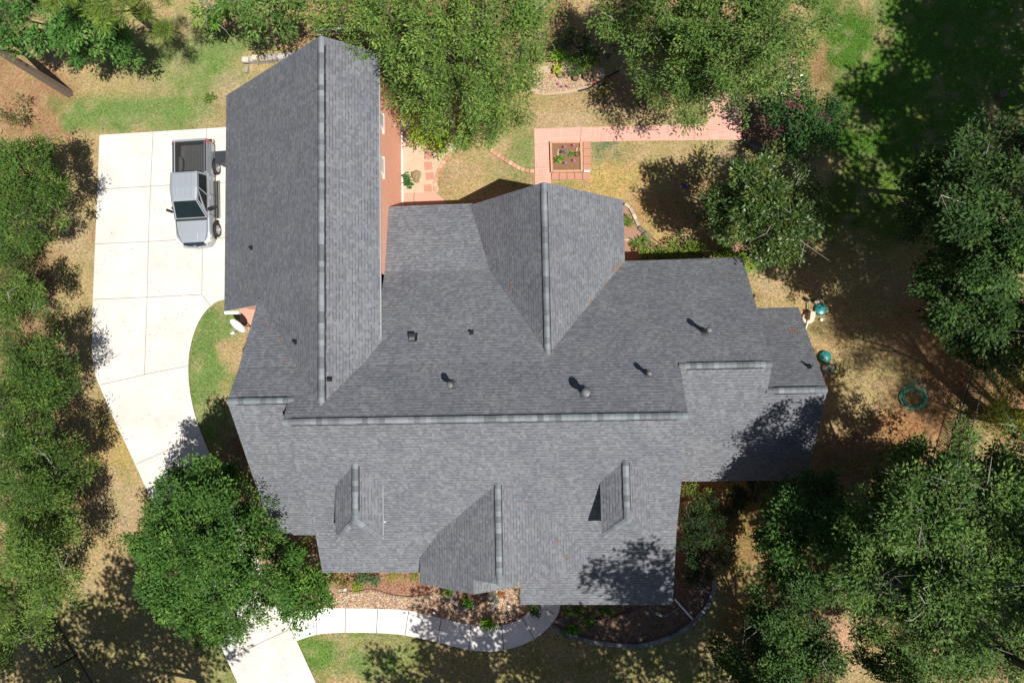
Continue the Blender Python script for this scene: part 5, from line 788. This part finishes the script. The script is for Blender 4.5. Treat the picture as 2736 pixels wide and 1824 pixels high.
# shrubs
def shrub(lab, lobes, pal, name='shrub', **kw): kw = {**dict(r0=.025, L=.11, Wd=.26, dens=16, m=26, spread=.14, twig=.1), **kw}; return tree(name, lab, 'shrub' if name == 'shrub' else 'plant', lobes, pal, **kw)
shade_green = P2((44, 70, 38), (62, 88, 46))  # leaf green darkened to stand in for shade on the porch shrubs
shrub('dark shrub hugging the porch wall, nearest the right wing', [(1838, 1308, 1.2, 22), (1862, 1340, 1.6, 26)], P2((120, 140, 66), (90, 110, 60))); shrub('shade-darkened shrub beside the porch wall, second from the right wing', [(1895, 1390, 2, 38), (1855, 1400, 1.6, 30), (1920, 1350, 1.8, 34), (1850, 1370, 1.4, 26)], shade_green)
shrub('shade-darkened shrub beside the porch, third from the right wing', [(1885, 1470, 2, 36), (1850, 1455, 1.6, 28), (1925, 1460, 1.8, 30), (1845, 1490, 1.3, 24)], shade_green); shrub('low shade-darkened shrub by the porch corner', [(1850, 1540, 1.2, 24), (1880, 1525, 1.2, 22)], shade_green); shrub('shade-darkened shrub under the right wing eave', [(1960, 1330, 1.8, 36), (2010, 1310, 1.8, 30), (2050, 1290, 1.6, 26)], shade_green)
hg = P2((112, 140, 58), (140, 160, 70))
for i, (x, y) in enumerate(((1806, 652), (1836, 658), (1868, 664), (1900, 668), (1932, 664), (1964, 672), (1775, 680), (1742, 682), (1712, 686))): shrub('green hedge shrub under the back eave, %s' % ['first of six sunlit ones from the left', 'second of six sunlit ones from the left', 'third of six sunlit ones from the left', 'fourth of six sunlit ones from the left', 'fifth of six sunlit ones from the left', 'last of the sunlit six', 'shaded and nearest the sunlit ones', 'shaded and in the middle', 'shaded and nearest the stepping stones'][i], [(x, y, .7, 17), (x + 10, y + 12, .6, 13)], hg, group='hedge under the back eave')
shrub('lime green shrub at the back corner of the right wing', [(2000, 690, 1.0, 22), (2016, 706, .9, 14), (1992, 668, 1, 14)], P2((130, 166, 52), (150, 180, 60)))
shrub('blue-green shrub in the mulch bed under the left eave', [(985, 1545, .5, 17), (1005, 1558, .4, 13), (965, 1540, .4, 12)], P2((96, 128, 96), (120, 146, 110))); shrub('yellow-green grassy clump left of the entry gable', [(1065, 1540, .4, 15), (1052, 1532, .4, 9)], P2((150, 176, 50), (170, 190, 60)), droop=-.2, Wd=.1)
shrub('olive grassy clump touching the entry gable', [(1098, 1538, .35, 13), (1114, 1535, .35, 9)], P2((160, 172, 84), (140, 156, 70)), droop=-.2, Wd=.1); shrub('brownish ground cover by the left front eave', [(905, 1545, .3, 20), (930, 1556, .3, 14), (880, 1548, .3, 14)], P2((170, 150, 96), (130, 140, 80)), dens=9)
shrub('olive shrub in the corner between left wing and front roof', [(770, 1450, .9, 26), (800, 1462, .8, 20), (740, 1445, .8, 22), (820, 1450, .7, 14)], P2((120, 138, 74), (150, 156, 96)))
shrub('small yellow-green tuft by the wavy edging', [(957, 1570, .2, 7)], P2((160, 180, 50), (160, 180, 50))); shrub('round lime green bush spilling over the walk edge', [(1309, 1669, .4, 12), (1305, 1665, .35, 8)], P2((130, 186, 34), (160, 205, 50)), dens=30)
shrub('bright green sprig by the entry gable tip', [(1196, 1576, .3, 8)], P2((110, 165, 45), (130, 180, 60))); shrub('small green clump on the river rock', [(1252, 1606, .25, 8)], P2((90, 150, 50), (110, 160, 60)))
shrub('green shrub in the front right bed, the largest', [(1562, 1648, .6, 17), (1550, 1640, .5, 11), (1576, 1658, .5, 11)], P2((80, 120, 50), (110, 145, 60))); shrub('small green shrub left of the largest one', [(1518, 1642, .4, 9)], P2((86, 125, 50), (86, 125, 50))); shrub('green sprawling plant behind the grey stone border', [(1526, 1676, .4, 11), (1532, 1686, .3, 8)], P2((84, 130, 48), (84, 130, 48)))
shrub('green plant under the porch eave', [(1612, 1628, .5, 10), (1630, 1632, .4, 8)], P2((90, 130, 56), (90, 130, 56))); shrub('drooping plant at the porch corner above the walk', [(1422, 1626, .6, 9), (1434, 1632, .5, 7)], P2((84, 110, 60), (84, 110, 60))); shrub('dark green rosette plant by the garage boulder', [(1090, 483, .3, 10)], P2((60, 120, 60), (80, 140, 76)), Wd=.4)
shrub('bushy green plant in the planter', [(1499, 425, .3, 6)], P2((100, 160, 50), (130, 185, 70)), Wd=.4, L=.07, spread=.07); shrub('small green plant near the black pot in the planter', [(1529, 411, .25, 3.5)], P2((120, 175, 60), (140, 190, 80)), Wd=.4, L=.06, spread=.05); shrub('pale grey-green plant in the middle of the planter', [(1515, 407, .2, 2.5)], P2((175, 180, 190), (150, 160, 160)), L=.06, spread=.05)
shrub('lime green perennial at the back of the sand bed', [(1488, 150, .6, 10), (1497, 140, .6, 8)], P2((150, 190, 60), (130, 170, 60))); shrub('green perennial right of the lime one', [(1520, 158, .7, 14), (1542, 164, .5, 10)], P2((90, 130, 60), (110, 150, 70))); shrub('dark foliage behind the lily clump', [(1560, 118, 1.2, 28), (1604, 140, .9, 20), (1515, 112, 1.3, 26)], P2((50, 80, 44), (60, 96, 50)))
shrub('grey-green sprawling plant behind the brown pots', [(1530, 190, .25, 12), (1550, 192, .25, 8)], P2((130, 145, 110), (110, 135, 90))); shrub('pale yellow flowering plant left of the mossy pot', [(1487, 187, .3, 4)], P2((225, 225, 110), (235, 235, 150)), Wd=.5)
for x, y, l in ((560, 262, 'dark green tuft in the lawn left of the garage corner'), (1700, 650, 'green tuft on the pale stone border'), (1722, 648, 'grassy tuft at the right end of the stone border'), (1680, 590, 'green weeds in the upper back bed')): shrub(l, [(x, y, .2, 8)], P2((130, 160, 80), (110, 140, 60)), dens=10)
# strappy lily clump
c = un(1573, 170, .1); n = 230; an = rng.uniform(0, 6.28, n); ln = rng.uniform(.35, .75, n); V = []; CO = []
for k in range(4):
    f0, f1 = k / 4, (k + 1) / 4; hz = lambda f: .12 + .75 * np.sin(f * 2.2) * ln * .8; ps_ = lambda f, s: np.stack([c[0] + np.cos(an) * ln * f * 1.0 - np.sin(an) * s, c[1] + np.sin(an) * ln * f - np.cos(an) * -s, hz(f)], 1)
    w0, w1 = .018 * (1 - f0 * .8), .018 * (1 - f1 * .8); V.append(np.stack([ps_(f0, w0), ps_(f1, w1), ps_(f1, -w1), ps_(f0, -w0)], 1)); CO.append(np.where((rng.random(n) < .4)[:, None], np.array(A(190, 200, 90)), np.array(A(80, 120, 50))))
tag(quads('lily_clump', np.concatenate(V) - np.array([c[0], c[1], 0]), np.concatenate(CO), [LEAF]), 'arching striped lily clump beside the brown pots', 'plant').location = (c[0], c[1], 0)
tree('understory_brush', 'dark brush under the left row, upper', 'shrub', [(30, 780, 1.5, 60), (60, 700, 1.2, 40), (20, 900, 1.5, 50)], P2((80, 92, 54), (110, 100, 66)), r0=.04, L=.14, dens=6); tree('understory_brush', 'dark brush under the left row, between the first two trees', 'shrub', [(20, 640, 1.6, 70), (30, 300, 1.4, 40), (15, 720, 1.2, 50), (120, 880, 1, 30)], P2((96, 110, 60), (120, 110, 70)), r0=.04, L=.14, dens=5); tree('understory_brush', 'dark brush under the left row, lower', 'shrub', [(30, 1130, 1.5, 50), (60, 1400, 1.5, 60), (100, 1240, 1.2, 50), (20, 1540, 1.4, 50)], P2((80, 92, 54), (110, 100, 66)), r0=.04, L=.14, dens=5)
